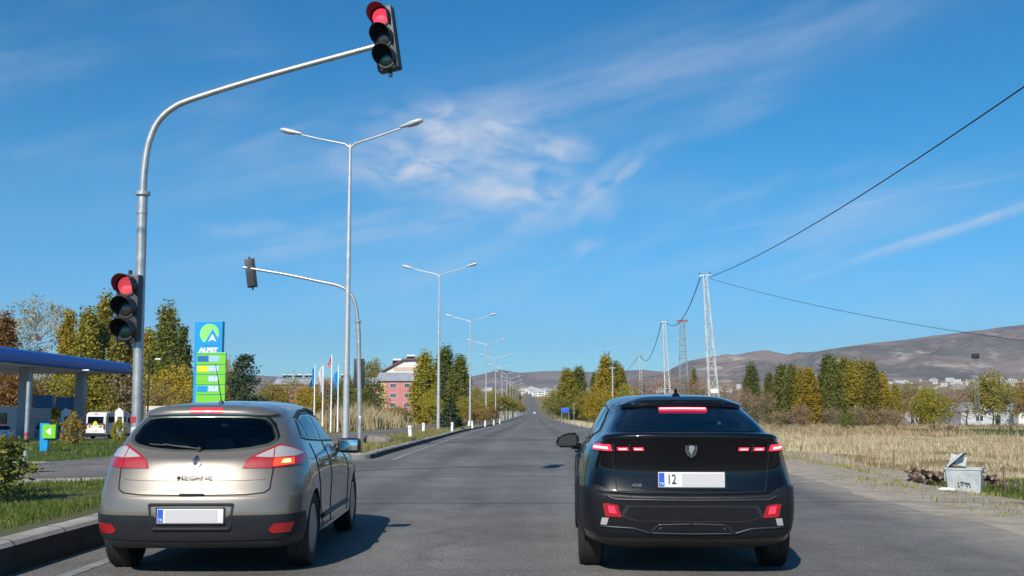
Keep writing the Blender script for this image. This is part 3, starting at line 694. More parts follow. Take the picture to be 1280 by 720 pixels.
def plate(parent, w_, h, loc, left_txt=None, ext=.012, tilt=0., smudge=(-.26, .42)):
    mb = MB(); mb.box((0, 0, 0), (w_, ext, h), bev=.003); p = mb.obj('number_plate', M['plate_white'], parent); p.location = loc; p.rotation_euler = (tilt, 0, 0)
    MB().box((-w_/2+.026, -ext/2-.001, 0), (.044, .003, h*.90)).obj('blue_band', M['plate_blue'], p)
    a, b = smudge; MB().box((w_*(a+b)/2, -ext/2-.0012, 0), (w_*(b-a), .003, h*.84)).obj('blank_panel', M['plate_grey'], p)
    text_mesh('lettering', 'TR', .03, M['plate_white'], p, (-w_/2+.026, -ext/2-.0035, -h*.28), REAR, .0006)
    if left_txt: text_mesh('lettering', left_txt, h*.90, M['plate_ink'], p, (-w_*.30, -ext/2-.0035, 0), REAR, .0006, bold=.001, sx=.72)
    fr = MB()
    for z in (-1, 1): fr.box((0, 0, z*(h/2+.005)), (w_+.02, ext+.004, .008))
    for x in (-1, 1): fr.box((x*(w_/2+.005), 0, 0), (.010, ext+.004, h+.016))
    fr.obj('plate_frame', M['black_plastic'], p); return p
def lv(z, x, y):
    if np.isscalar(z): z = [z]*12
    return [(a, b, c) for a, b, c in zip(x, y, z)]

# ---- the beige hatchback
def hatch_body():
    L_ = []
    L_.append(lv(.20, [0, .33, .52, .60, .62, .62, .62, .62, .62, .52, .3, 0], [.38, .38, .40, .45, .62, .8, 1.6, 2.6, 3.4, 3.95, 4.02, 4.02]))
    L_.append(lv(.235, [0, .40, .66, .77, .83, .85, .86, .86, .84, .74, .4, 0], [.13, .14, .19, .31, .52, .8, 1.7, 2.6, 3.44, 3.98, 4.17, 4.2]))
    L_.append(lv([.29]*5+[.27]*7, [0, .41, .69, .81, .87, .89, .885, .885, .885, .78, .43, 0], [.055, .065, .13, .26, .48, .8, 1.7, 2.6, 3.44, 4.06, 4.25, 4.28]))
    L_.append(lv(.40, [0, .42, .71, .835, .888, .90, .885, .885, .895, .79, .44, 0], [.02, .03, .095, .235, .47, .8, 1.7, 2.6, 3.44, 4.06, 4.27, 4.3]))
    L_.append(lv(.505, [0, .42, .715, .84, .893, .905, .885, .885, .90, .79, .44, 0], [0, .012, .08, .22, .46, .8, 1.7, 2.6, 3.44, 4.05, 4.26, 4.29]))
    L_.append(lv(.62, [0, .42, .71, .838, .893, .907, .89, .89, .90, .78, .43, 0], [.012, .024, .092, .23, .46, .8, 1.7, 2.6, 3.44, 4.02, 4.22, 4.25]))
    L_.append(lv([.67]*12, [0, .415, .705, .833, .892, .907, .892, .892, .90, .77, .42, 0], [.035, .045, .108, .242, .465, .8, 1.7, 2.6, 3.44, 3.98, 4.18, 4.2]))
    L_.append(lv([.80, .80, .80, .80, .80, .80, .79, .78, .76, .70, .72, .72], [0, .41, .695, .822, .885, .903, .895, .893, .885, .75, .41, 0], [.075, .085, .150, .282, .485, .8, 1.7, 2.6, 3.44, 3.93, 4.12, 4.15]))
    L_.append(lv([.92, .92, .92, .925, .93, .925, .90, .88, .85, .77, .79, .795], [0, .395, .665, .79, .86, .882, .88, .872, .83, .68, .38, 0], [.125, .138, .205, .335, .52, .8, 1.7, 2.6, 3.42, 3.86, 4.02, 4.05]))
    L_.append(lv([.985, .99, 1.005, 1.03, 1.04, 1.03, .985, .96, .90, .84, .88, .90], [0, .38, .62, .735, .80, .83, .835, .82, .72, .6, .33, 0], [.19, .205, .275, .395, .57, .83, 1.7, 2.55, 3.15, 3.4, 3.5, 3.52]))
    L_.append(lv([1.12, 1.12, 1.13, 1.15, 1.16, 1.15, 1.14, 1.10, 1.04, 1.02, 1.03, 1.04], [0, .36, .575, .68, .73, .76, .77, .74, .64, .52, .3, 0], [.31, .32, .375, .475, .64, .9, 1.7, 2.42, 2.82, 2.97, 3.06, 3.08]))
    L_.append(lv([1.255, 1.255, 1.25, 1.255, 1.275, 1.285, 1.29, 1.27, 1.22, 1.21, 1.22, 1.23], [0, .335, .52, .605, .645, .665, .67, .64, .56, .45, .26, 0], [.40, .41, .46, .55, .72, .98, 1.65, 2.2, 2.47, 2.55, 2.6, 2.61]))
    L_.append(lv([1.315, 1.312, 1.30, 1.305, 1.325, 1.345, 1.355, 1.335, 1.29, 1.28, 1.29, 1.295], [0, .32, .48, .545, .575, .59, .60, .57, .5, .4, .24, 0], [.415, .425, .475, .57, .75, 1.02, 1.6, 2.1, 2.33, 2.4, 2.44, 2.45]))
    L_.append(lv([1.345, 1.343, 1.335, 1.345, 1.36, 1.38, 1.392, 1.375, 1.33, 1.32, 1.32, 1.325], [0, .29, .38, .40, .40, .41, .42, .40, .36, .3, .18, 0], [.48, .49, .53, .62, .8, 1.05, 1.55, 2.0, 2.2, 2.3, 2.33, 2.34]))
    L_.append(lv([1.352, 1.353, 1.355, 1.362, 1.378, 1.396, 1.408, 1.395, 1.36, 1.345, 1.34, 1.34], [0]*12, [.56, .57, .60, .68, .84, 1.08, 1.5, 1.9, 2.1, 2.2, 2.24, 2.25]))
    for k, l in enumerate(L_): L_[k] = [(x*(.945 if k < 7 else .935 if k == 7 else .92), y, z) for x, y, z in l]
    return Body(L_)
M['beige'] = pm('champagne_paint', (.195, .172, .145), .40, .45, coat=1., crough=.04)
M['grey_plastic'] = pm('dark_grey_plastic', (.018, .019, .023), .5, var=.12, vscale=20, spec=.3)
def inset(B, name, pts_r, depth, mat, parent, y_off=0.): pass
HATCH_REAR = None
HATCH_SIDE = [[('s', .80, 1.115), ('s', .93, 1.085), ('s', .955, 1.215), ('s', .90, 1.20)], [('s', 1.0, 1.08), ('s', 1.58, 1.055), ('s', 1.60, 1.265), ('s', 1.30, 1.265), ('s', 1.02, 1.235)], [('s', 1.66, 1.05), ('s', 2.62, 1.01), ('s', 2.40, 1.14), ('s', 2.15, 1.235), ('s', 1.68, 1.265)]]
M['cabin'] = pm('dark_cabin_trim', (.03, .031, .034), .8); M['seat_cloth'] = pm('seat_cloth', (.05, .052, .058), .9, var=.2, vscale=30)
M['tint'] = tinted('tinted_window', (.72, .80, .77)); M['privacy'] = tinted('privacy_window', (.25, .26, .29)); M['clear_win'] = tinted('clear_window', (.80, .84, .82))
def build_hatch():
    B = hatch_body(); P_ = M['beige']; root = empty('hatchback_car')
    body = car_shell(B, P_, M['black_plastic'], root, [(.80, .31), (3.44, .31)], .345, zbreak=lambda c: c.z < .245 or (c.z < .36 and c.y < .46))
    bp = B.panel('bumper_trim', [('r', 0, .30), ('r', .62, .31), (.86, .42, .33), ('s', .455, .33), ('s', .43, .43), (.885, .38, .50), ('r', .70, .50), ('r', .30, .50), ('r', .27, .478), ('r', 0, .478)], M['grey_plastic'], root, off=.009, sym=True)
    for sd_ in (-1, 1):
        B.panel('reflector', [('r', .60, .385), ('r', .64, .43), ('r', .775, .435), ('r', .75, .36), ('r', .63, .355)], M['lens_red'], bp, off=.014, side=sd_)
    wq = HATCH_REAR; sw = HATCH_SIDE
    hs = [hole_sym(B, [('r', 0, 1.003), ('r', .21, 1.008), ('r', .40, 1.026), ('r', .53, 1.052), ('r', .575, 1.078), ('r', .583, 1.11), ('r', .535, 1.205), ('r', .485, 1.245), ('r', .38, 1.260), ('r', 0, 1.268)]),
          hole_sym(B, [(0, 3.38, .945), (.30, 3.34, .935), (.50, 3.24, .945), (.56, 3.03, 1.0), (.52, 2.70, 1.14), (.43, 2.55, 1.22), (.25, 2.58, 1.235), (0, 2.60, 1.235)], .16)]
    for sd_ in (-1, 1):
        for o_ in sw: hs.append(hole(B, o_, sd_))
    cabin_cut(B, body, M['cabin'], [(.36, 1.0), (.44, 1.15), (.50, 1.25), (1.0, 1.31), (1.7, 1.33), (2.2, 1.27), (2.55, 1.17), (2.85, 1.04), (3.15, .93), (3.05, .52), (.62, .52), (.45, .9)], lambda z: float(np.interp(z, [.5, 1.0, 1.15, 1.25, 1.33], [.68, .66, .60, .53, .40])), hs)
    seats(root, .36, 1.98, .98, .50, M['seat_cloth'])
    # plate recess with its frame
    fr = MB()
    fr.box((0, .03, .585), (.66, .07, .022), bev=.006); fr.box((0, .018, .395), (.60, .05, .02), bev=.006)
    for sd_ in (-1, 1): fr.box((sd_*.318, .03, .49), (.02, .06, .20), bev=.005, rot=Matrix.Rotation(sd_*.12, 3, 'Y'))
    fr.box((0, .035, .49), (.63, .05, .19)); fr.obj('plate_recess', M['grey_plastic'], root)
    plate(root, .52, .112, (0, -.004, .497), smudge=(-.38, .41))
    # tailgate: glass, spoiler, lamps
    B.panel('rear_window', [('r', 0, .985), ('r', .22, .99), ('r', .42, 1.008), ('r', .56, 1.035), ('r', .60, 1.065), ('r', .612, 1.11), ('r', .56, 1.215), ('r', .51, 1.262), ('r', .40, 1.278), ('r', .2, 1.286), ('r', 0, 1.287)], M['tint'], root, off=.005, sym=True, step=.12)
    sp = B.panel('roof_spoiler', [('r', 0, 1.292), ('r', .3, 1.29), ('r', .50, 1.272), ('r', .56, 1.28), ('t', .53, .60), ('t', .3, .55), ('t', .0, .53)], P_, root, off=.022, depth=.01, sym=True, step=.12)
    B.panel('brake_lamp', [('r', -.0, 1.299), ('r', .135, 1.298), ('r', .135, 1.323), ('r', 0, 1.324)], M['led_soft'], sp, off=.027, sym=True)
    for sd_ in (-1, 1):
        lit = sd_ > 0
        h = empty('tail_lamp'); h.parent = root
        # outline of the whole lamp: pointed towards the plate, its top corner up under the glass, wrapped round the flank
        B.panel('red_lens', [('r', .375, .862), ('r', .40, .925), ('r', .50, .985), ('r', .625, 1.045), ('s', .36, 1.04), ('s', .60, .965), ('s', .62, .94), ('s', .45, .89), ('r', .75, .875), ('r', .60, .86)], M['lens_red'], h, off=.010, side=sd_, step=.12)
        B.panel('clear_lens', [('r', .46, .945), ('r', .51, .972), ('r', .625, 1.028), ('s', .36, 1.025), ('s', .55, .962), ('s', .45, .955), ('r', .75, .945), ('r', .60, .937)], M['lens_clear'], h, off=.0135, side=sd_, step=.12)
        if lit:
            B.panel('lit_segment', [('r', .60, .87), ('r', .60, .93), ('r', .735, .935), ('r', .745, .885)], M['brake_lit'], h, off=.0145, side=sd_, step=.12)
            B.panel('bulb', [('r', .66, .893), ('r', .668, .918), ('r', .712, .922), ('r', .72, .897)], M['bulb'], h, off=.018, side=sd_, step=.12)
        B.seam('lamp_rib', [('r', .60, .862), ('r', .60, .94), ('r', .59, 1.015)], M['lens_red'], h, .005, sd_, off=.013)
        # flank: glass, door gaps, handles, mirror, sill
        B.panel('side_window', [('s', .78, 1.11), ('s', .93, 1.085), ('s', .955, 1.215), ('s', .90, 1.20)], M['tint'], root, off=.003, side=sd_, step=.2)
        B.panel('side_window', [('s', 1.0, 1.08), ('s', 1.58, 1.055), ('s', 1.60, 1.265), ('s', 1.30, 1.265), ('s', 1.02, 1.235)], M['tint'], root, off=.003, side=sd_, step=.2)
        B.panel('side_window', [('s', 1.66, 1.05), ('s', 2.62, 1.01), ('s', 2.40, 1.14), ('s', 2.15, 1.235), ('s', 1.68, 1.265)], M['tint'], root, off=.003, side=sd_, step=.2)
        B.seam('window_trim', [('s', .72, 1.09), ('s', .90, 1.228), ('s', 1.25, 1.285), ('s', 1.7, 1.29), ('s', 2.2, 1.25), ('s', 2.55, 1.12), ('s', 2.75, 1.0), ('s', 1.7, 1.033), ('s', .95, 1.065), ('s', .72, 1.09)], M['black_plastic'], root, .009, sd_, off=.0)
        B.seam('rain_guard', [('s', .95, 1.262), ('s', 1.3, 1.312), ('s', 1.8, 1.318), ('s', 2.2, 1.28)], M['black_plastic'], root, .014, sd_, off=.006)
        B.seam('door_gap', [('s', 1.30, .30), ('s', 1.14, .48), ('s', 1.02, .75), ('s', .97, 1.03)], M['seam'], root, .005, sd_)
        B.seam('door_gap', [('s', 1.80, .28), ('s', 1.82, .7), ('s', 1.72, 1.04)], M['seam'], root, .005, sd_)
        B.seam('door_gap', [('s', 2.92, .28), ('s', 2.95, .7), ('s', 2.82, .95)], M['seam'], root, .005, sd_)
        B.seam('sill_strip', [('s', 1.22, .37), ('s', 2.95, .37)], M['grey_plastic'], root, .022, sd_, off=.0)
        B.seam('waist_crease', [('s', .55, .925), ('s', 1.2, .885), ('s', 2.5, .845), ('s', 3.2, .80)], P_, root, .007, sd_, off=-.003)
        for yy in (1.16, 2.0):
            P = B.ev(*B.inv(('s', yy, .835)))[0]
            mb = MB(); mb.tube([(sd_*(P[0]-.005), yy-.02, .83), (sd_*(P[0]+.035), yy+.03, .834), (sd_*(P[0]+.035), yy+.16, .837), (sd_*(P[0]-.005), yy+.21, .838)], [.010, .013, .013, .010], 8); mb.obj('door_handle', P_, root)
        mr = empty('wing_mirror'); mr.parent = root
        x0 = .76*sd_; x1 = .91*sd_
        b = MB(); b.box((x1, 2.55, .955), (.235, .13, .15), bev=.045); b.obj('mirror_housing', M['black_plastic'], mr, ang=60)
        MB().box((x1, 2.483, .958), (.18, .006, .105), bev=.002).obj('mirror_glass', M['chrome'], mr)
        b = MB(); b.tube([(x0, 2.58, .93), (x1-.06*sd_, 2.57, .925)], [.045, .03], 10); b.obj('mirror_arm', M['black_plastic'], mr)
        for ay, fs in ((.80, 0), (3.44, 0)): wheel(root, sd_*.75, ay, .318, .20, sd_, 5)
        B.panel('headlamp', [('s', 3.55, .72), ('s', 3.9, .66), ('s', 3.93, .58), ('s', 3.62, .63)], M['lens_clear'], root, off=.006, side=sd_)
    # tailgate outline
    B.seam('tailgate_gap', [('r', 0, .655), ('r', .42, .658), ('r', .56, .672), ('r', .60, .70), ('r', .612, .86)], M['seam'], root, .0055, sym=True)
    B.seam('tailgate_crease', [('r', 0, .765), ('r', .40, .767), ('r', .56, .775)], P_, root, .004, sym=True, off=-.0015)
    y0 = B.ev(*B.inv(('r', 0, .915)))[0][1]
    # diamond emblem: a ring with an open middle
    em = B.panel('emblem', [('r', 0, .955), ('r', .044, .895), ('r', 0, .835)], M['badge_chrome'], root, off=.016, sym=True, step=.05)
    B.panel('emblem_gap', [('r', 0, .930), ('r', .020, .895), ('r', 0, .860)], M['grey_plastic'], em, off=.018, sym=True, step=.05)
    y1 = B.ev(*B.inv(('r', 0, .80)))[0][1]
    text_mesh('badge_lettering', 'MEGANE', .052, M['badge'], root, (-.0, y1-.026, .800), (math.pi/2-.30, 0, 0), .006, bold=.0006, sx=1.35)
    MB().box((0, B.ev(*B.inv(('r', 0, .66)))[0][1]-.005, .662), (.20, .03, .016), bev=.004).obj('gate_handle', M['black_plastic'], root)
    # wiper
    wy = lambda x, z: B.ev(*B.inv(('r', abs(x), z)))[0][1]-.02
    wp = MB(); wp.cyl((0, wy(0, 1.015), 1.015), .016, .03, 'Y'); wp.tube([(0, wy(0, 1.015)-.004, 1.015), (-.15, wy(.15, 1.03), 1.03), (-.30, wy(.3, 1.05), 1.05)], .007, 6)
    wp.tube([(-.42, wy(.42, 1.05)+.006, 1.05), (-.08, wy(.08, 1.028)+.006, 1.028)], .006, 6); wp.obj('wiper', M['black_plastic'], root)
    an = MB(); an.cyl((.02, .80, 1.392), .022, .03, 'Z', r2=.014); an.tube([(.02, .80, 1.40), (.005, .62, 1.72)], [.005, .0025], 6); an.obj('antenna', M['black_plastic'], root)
    B.panel('windscreen', [(0, 3.4, .93), (.30, 3.38, .92), (.52, 3.30, .92), (.60, 3.05, .98), (.55, 2.68, 1.14), (.46, 2.52, 1.23), (.25, 2.56, 1.25), (0, 2.57, 1.25)], M['clear_win'], root, off=.003, sym=True, step=.2)
    return root, B
hatch, HB = build_hatch()
tag(hatch, 'champagne beige hatchback with one rear lamp lit, waiting left of the black car', 'car')
hatch.location = (-2.72, 8.62, 0); hatch.rotation_euler = (0, 0, R(2.2))
# ---- the black fastback
def fast_body():
    L_ = []
    L_.append(lv(.21, [0, .33, .52, .60, .62, .62, .62, .62, .62, .52, .3, 0], [.40, .40, .42, .48, .7, .95, 1.9, 2.9, 3.7, 4.3, 4.4, 4.42]))
    L_.append(lv(.27, [0, .42, .68, .78, .83, .85, .86, .86, .84, .74, .4, 0], [.20, .21, .25, .36, .6, .95, 1.9, 2.9, 3.74, 4.3, 4.5, 4.54]))
    L_.append(lv([.335]*5+[.31]*7, [0, .43, .71, .81, .87, .885, .885, .885, .885, .78, .43, 0], [.085, .09, .14, .27, .54, .95, 1.9, 2.9, 3.74, 4.38, 4.6, 4.64]))
    L_.append(lv(.43, [0, .43, .73, .835, .885, .90, .89, .89, .895, .80, .44, 0], [.04, .05, .10, .235, .52, .95, 1.9, 2.9, 3.74, 4.38, 4.64, 4.68]))
    L_.append(lv(.55, [0, .43, .745, .848, .893, .907, .892, .892, .905, .80, .44, 0], [.015, .025, .085, .225, .51, .95, 1.9, 2.9, 3.74, 4.38, 4.65, 4.687]))
    L_.append(lv([.645, .648, .66, .68, .68, .67]+[.66]*6, [0, .43, .745, .846, .893, .908, .893, .893, .908, .80, .44, 0], [0, .012, .078, .22, .51, .95, 1.9, 2.9, 3.74, 4.36, 4.64, 4.68]))
    L_.append(lv([.675, .678, .70, .725, .725, .72]+[.72]*6, [0, .43, .738, .84, .892, .908, .893, .893, .908, .79, .43, 0], [.045, .055, .105, .235, .515, .95, 1.9, 2.9, 3.74, 4.34, 4.6, 4.64]))
    L_.append(lv([.85]*7+[.84, .82, .78, .79, .80], [0, .42, .712, .81, .872, .895, .888, .888, .895, .78, .42, 0], [.075, .085, .14, .27, .54, .95, 1.9, 2.9, 3.74, 4.30, 4.55, 4.6]))
    L_.append(lv([.985, .985, .985, .98, .975, .96, .94, .93, .90, .85, .86, .865], [0, .41, .685, .775, .838, .865, .87, .87, .87, .74, .40, 0], [.045, .055, .115, .26, .545, .95, 1.9, 2.9, 3.72, 4.2, 4.45, 4.5]))
    L_.append(lv([1.085, 1.085, 1.08, 1.065, 1.035, 1.015, .985, .97, .93, .88, .90, .91], [0, .40, .665, .745, .80, .838, .855, .85, .82, .68, .38, 0], [.004, .014, .08, .245, .56, .95, 1.9, 2.88, 3.62, 4.0, 4.25, 4.3]))
    L_.append(lv([1.135, 1.135, 1.125, 1.105, 1.065, 1.04, 1.0, .985, .95, .92, .945, .955], [0, .40, .65, .725, .775, .81, .835, .825, .76, .6, .34, 0], [.0, .012, .085, .26, .58, .97, 1.9, 2.8, 3.3, 3.6, 3.75, 3.8]))
    L_.append(lv([1.15, 1.15, 1.145, 1.13, 1.10, 1.075, 1.04, 1.02, .985, .965, .98, .99], [0, .38, .60, .68, .73, .775, .80, .785, .70, .56, .32, 0], [.10, .11, .17, .32, .61, .99, 1.9, 2.75, 3.15, 3.35, 3.45, 3.5]))
    L_.append(lv([1.265, 1.26, 1.25, 1.24, 1.22, 1.21, 1.20, 1.17, 1.12, 1.10, 1.12, 1.125], [0, .36, .545, .61, .655, .69, .725, .70, .62, .48, .28, 0], [.42, .43, .47, .56, .78, 1.12, 1.9, 2.55, 2.82, 2.98, 3.06, 3.1]))
    L_.append(lv([1.365, 1.36, 1.335, 1.33, 1.34, 1.355, 1.36, 1.33, 1.27, 1.245, 1.25, 1.26], [0, .35, .50, .55, .58, .61, .63, .61, .55, .42, .25, 0], [.70, .71, .74, .82, 1.0, 1.28, 1.85, 2.3, 2.5, 2.62, 2.7, 2.72]))
    L_.append(lv([1.392, 1.388, 1.365, 1.362, 1.378, 1.398, 1.418, 1.395, 1.34, 1.31, 1.315, 1.32], [0, .34, .475, .515, .54, .56, .57, .55, .5, .38, .23, 0], [.72, .73, .77, .86, 1.05, 1.3, 1.82, 2.22, 2.38, 2.48, 2.54, 2.56]))
    L_.append(lv([1.425, 1.422, 1.41, 1.412, 1.425, 1.44, 1.455, 1.44, 1.39, 1.36, 1.36, 1.36], [0, .28, .36, .38, .38, .39, .40, .38, .34, .28, .16, 0], [.85, .86, .90, .98, 1.12, 1.33, 1.8, 2.1, 2.26, 2.36, 2.4, 2.42]))
    L_.append(lv([1.435, 1.436, 1.44, 1.445, 1.452, 1.462, 1.472, 1.46, 1.41, 1.385, 1.378, 1.375], [0]*12, [.92, .93, .97, 1.04, 1.18, 1.36, 1.78, 2.0, 2.16, 2.26, 2.3, 2.32]))
    L_ = [[(x*.97, y, z) for x, y, z in l] for l in L_]
    return Body(L_)
M['black_paint'] = pm('black_paint', (.003, .0035, .005), .3, .0, coat=.75, crough=.03, spec=.1)
M['bumper_plastic'] = pm('bumper_plastic', (.010, .011, .014), .45, var=.10, vscale=20, spec=.28)
M['bumper_satin'] = pm('bumper_satin', (.026, .029, .036), .38)
def build_fast():
    B = fast_body(); P_ = M['black_paint']; root = empty('fastback_car')
    body = car_shell(B, P_, M['black_plastic'], root, [(.95, .35), (3.74, .35)], .385, zbreak=lambda c: c.z < .30)
    sw = [[('s', .90, 1.15), ('s', 1.32, 1.10), ('s', 1.34, 1.32), ('s', 1.2, 1.315), ('s', 1.05, 1.25)], [('s', 1.38, 1.095), ('s', 1.96, 1.06), ('s', 1.96, 1.345), ('s', 1.4, 1.33)], [('s', 2.03, 1.055), ('s', 2.98, 1.03), ('s', 2.75, 1.13), ('s', 2.4, 1.27), ('s', 2.03, 1.345)]]
    hs = [hole_sym(B, [('r', 0, 1.172), ('r', .42, 1.170), ('r', .54, 1.176), ('r', .54, 1.195), ('r', .48, 1.28), ('r', .45, 1.315), ('r', .3, 1.325), ('r', 0, 1.328)]),
          hole_sym(B, [(0, 3.38, 1.0), (.30, 3.32, .995), (.52, 3.15, .99), (.62, 2.98, 1.02), (.57, 2.76, 1.14), (.48, 2.60, 1.22), (.25, 2.72, 1.235), (0, 2.74, 1.245)], .16)]
    for sd_ in (-1, 1):
        for o_ in sw[1:]: hs.append(hole(B, o_, sd_))
    cabin_cut(B, body, M['cabin'], [(.46, 1.13), (.62, 1.22), (.86, 1.32), (1.2, 1.37), (1.9, 1.40), (2.3, 1.33), (2.65, 1.20), (3.1, 1.02), (3.1, .55), (.95, .55), (.55, 1.02)], lambda z: float(np.interp(z, [.5, 1.05, 1.2, 1.32, 1.40], [.70, .68, .62, .52, .40])), hs)
    seats(root, .38, 2.25, 1.22, .52, M['seat_cloth'])
    bt = B.panel('bumper_trim', [('r', 0, .335), ('r', .66, .345), (.86, .50, .37), ('s', .575, .38), ('s', .54, .60), ('s', .50, .70), ('r', .815, .725), ('r', .735, .735), ('r', .66, .70), ('r', .60, .665), ('r', .3, .655), ('r', 0, .655)], M['bumper_plastic'], root, off=.008, sym=True)
    B.seam('bumper_crease', [('r', 0, .625), ('r', .60, .630), ('r', .66, .655)], M['bumper_satin'], bt, .008, sym=True, off=.008)
    B.panel('bumper_insert', [('r', 0, .455), ('r', .44, .46), ('r', .56, .50), ('r', .515, .585), ('r', 0, .588)], M['black_plastic'], bt, off=.011, sym=True)
    B.panel('bumper_insert_face', [('r', 0, .47), ('r', .42, .472), ('r', .53, .505), ('r', .49, .572), ('r', 0, .574)], M['bumper_plastic'], bt, off=.015, sym=True)
    # light grey line of the diffuser: flat middle, dropping to the corners
    B.seam('diffuser_line', [('r', 0, .365), ('r', .33, .370), ('r', .26, .435), ('r', 0, .442)], M['bumper_satin'], bt, .007, sym=True, off=.010)
    B.seam('diffuser_line', [('r', .33, .368), ('r', .46, .405), ('r', .72, .418)], M['bumper_satin'], bt, .008, sym=False, off=.010)
    B.seam('diffuser_line', [('r', .33, .368), ('r', .46, .405), ('r', .72, .418)], M['bumper_satin'], bt, .008, side=-1, off=.010)
    B.panel('tow_cover', [('r', 0, .372), ('r', .31, .378), ('r', .245, .428), ('r', 0, .434)], M['bumper_plastic'], bt, off=.014, sym=True)
    for sd_ in (-1, 1):
        P = B.ev(*B.inv(('r', .25, .40)))[0]; MB().cyl((sd_*P[0], P[1]-.012, .405), .011, .02, 'Y').obj('parking_sensor', M['black_plastic'], bt)
        fl = empty('rear_fog_lamp'); fl.parent = root
        B.panel('red_lens', [('r', .55, .49), ('r', .58, .585), ('r', .66, .598), ('r', .695, .595), ('r', .675, .495)], M['lens_red'], fl, off=.014, side=sd_)
        B.panel('lit_segment', [('r', .59, .52), ('r', .605, .575), ('r', .655, .58), ('r', .645, .525)], M['led'], fl, off=.017, side=sd_)
        B.panel('clear_lens', [('r', .665, .43), ('r', .65, .483), ('r', .70, .485), ('r', .712, .432)], M['lens_clear'], fl, off=.015, side=sd_)
        # light bar: one large lit block and two short bars each side
        tl = empty('tail_lamp'); tl.parent = root
        B.panel('lamp_cluster', [('r', .355, .995), ('r', .70, .99), ('s', .40, .992), ('s', .50, 1.035), ('s', .40, 1.052), ('r', .68, 1.072), ('r', .36, 1.062)], M['glass'], tl, off=.006, side=sd_, step=.12)
        B.panel('lit_block', [('r', .615, 1.008), ('r', .70, 1.008), ('s', .32, 1.008), ('s', .34, 1.045), ('r', .70, 1.058), ('r', .63, 1.057)], M['led'], tl, off=.011, side=sd_, step=.12)
        B.panel('led_core', [('r', .645, 1.022), ('r', .70, 1.022), ('s', .31, 1.020), ('s', .32, 1.034), ('r', .70, 1.040), ('r', .65, 1.040)], M['led_core'], tl, off=.013, side=sd_, step=.12)
        for xa_ in (.375, .495): B.panel('led_core', [('r', xa_+.008, 1.020), ('r', xa_+.068, 1.020), ('r', xa_+.07, 1.028), ('r', xa_+.010, 1.028)], M['led_core'], tl, off=.013, side=sd_)
        B.panel('lit_bar', [('r', .49, 1.012), ('r', .575, 1.011), ('r', .58, 1.036), ('r', .495, 1.037)], M['led'], tl, off=.011, side=sd_)
        B.panel('lit_bar', [('r', .37, 1.012), ('r', .45, 1.012), ('r', .455, 1.036), ('r', .375, 1.036)], M['led'], tl, off=.011, side=sd_)
        for xx in (.468, .595): B.panel('claw_divider', [('r', xx, .998), ('r', xx+.012, .998), ('r', xx+.02, 1.06), ('r', xx+.006, 1.06)], M['black_plastic'], tl, off=.014, side=sd_)
        # flank
        B.panel('side_window', [('s', .88, 1.145), ('s', 1.32, 1.10), ('s', 1.34, 1.32), ('s', 1.2, 1.315), ('s', 1.05, 1.25)], M['privacy'], root, off=.003, side=sd_, step=.2)
        B.panel('side_window', [('s', 1.38, 1.095), ('s', 1.96, 1.06), ('s', 1.96, 1.345), ('s', 1.4, 1.33)], M['privacy'], root, off=.003, side=sd_, step=.2)
        B.panel('side_window', [('s', 2.03, 1.055), ('s', 2.98, 1.03), ('s', 2.75, 1.13), ('s', 2.4, 1.27), ('s', 2.03, 1.345)], M['privacy'], root, off=.003, side=sd_, step=.2)
        B.seam('window_trim', [('s', .80, 1.15), ('s', 1.15, 1.325), ('s', 1.6, 1.365), ('s', 2.1, 1.36), ('s', 2.5, 1.26), ('s', 3.05, 1.02), ('s', 2.0, 1.045), ('s', 1.3, 1.08), ('s', .80, 1.15)], M['black_plastic'], root, .008, sd_, off=.0)
        B.seam('door_gap', [('s', 1.52, .36), ('s', 1.38, .6), ('s', 1.30, .9), ('s', 1.28, 1.09)], M['seam'], root, .004, sd_)
        B.seam('door_gap', [('s', 2.10, .34), ('s', 2.12, .8), ('s', 2.0, 1.05)], M['seam'], root, .004, sd_)
        B.seam('door_gap', [('s', 3.22, .34), ('s', 3.24, .8), ('s', 3.1, .98)], M['seam'], root, .004, sd_)
        B.panel('sill_trim', [('s', 1.40, .33), ('s', 3.28, .33), ('s', 3.28, .42), ('s', 2.6, .45), ('s', 1.42, .43)], M['bumper_plastic'], root, off=.012, side=sd_, step=.25)
        pts = []
        for k in range(13):
            a = R(-8+196*k/12); yy, zz = .95-.405*math.cos(a)*1.0, .35+.405*math.sin(a); P = B.ev(*B.inv(('s', yy, zz)))[0]; pts.append((sd_*(P[0]-.008), yy, zz))
        MB().tube(pts, .024, 8).obj('arch_trim', M['bumper_plastic'], root)
        for yy in (1.42, 2.28):
            P = B.ev(*B.inv(('s', yy, .90)))[0]; mb = MB(); mb.tube([(sd_*(P[0]-.005), yy-.02, .90), (sd_*(P[0]+.03), yy+.03, .902), (sd_*(P[0]+.03), yy+.17, .905), (sd_*(P[0]-.005), yy+.22, .905)], [.010, .012, .012, .010], 8); mb.obj('door_handle', P_, root)
        mr = empty('wing_mirror'); mr.parent = root
        b = MB(); b.prism([(-.125, -.045), (-.10, -.075), (.09, -.075), (.125, -.03), (.115, .07), (.04, .085), (-.08, .05), (-.12, .01)], Matrix.Translation((sd_*.965, 2.93, 1.0)) @ Matrix.Rotation(math.pi/2, 4, 'X') @ Matrix.Scale(-sd_, 4, (1, 0, 0)), .15, bev=.022)
        b.obj('mirror_housing', P_, mr, ang=60)
        MB().prism([(-.10, -.035), (-.08, -.055), (.08, -.055), (.10, -.02), (.09, .05), (.03, .062), (-.07, .035)], Matrix.Translation((sd_*.965, 2.782, 1.0)) @ Matrix.Rotation(math.pi/2, 4, 'X') @ Matrix.Scale(-sd_, 4, (1, 0, 0)), .006).obj('mirror_glass', M['glass_side'], mr, smooth=False)
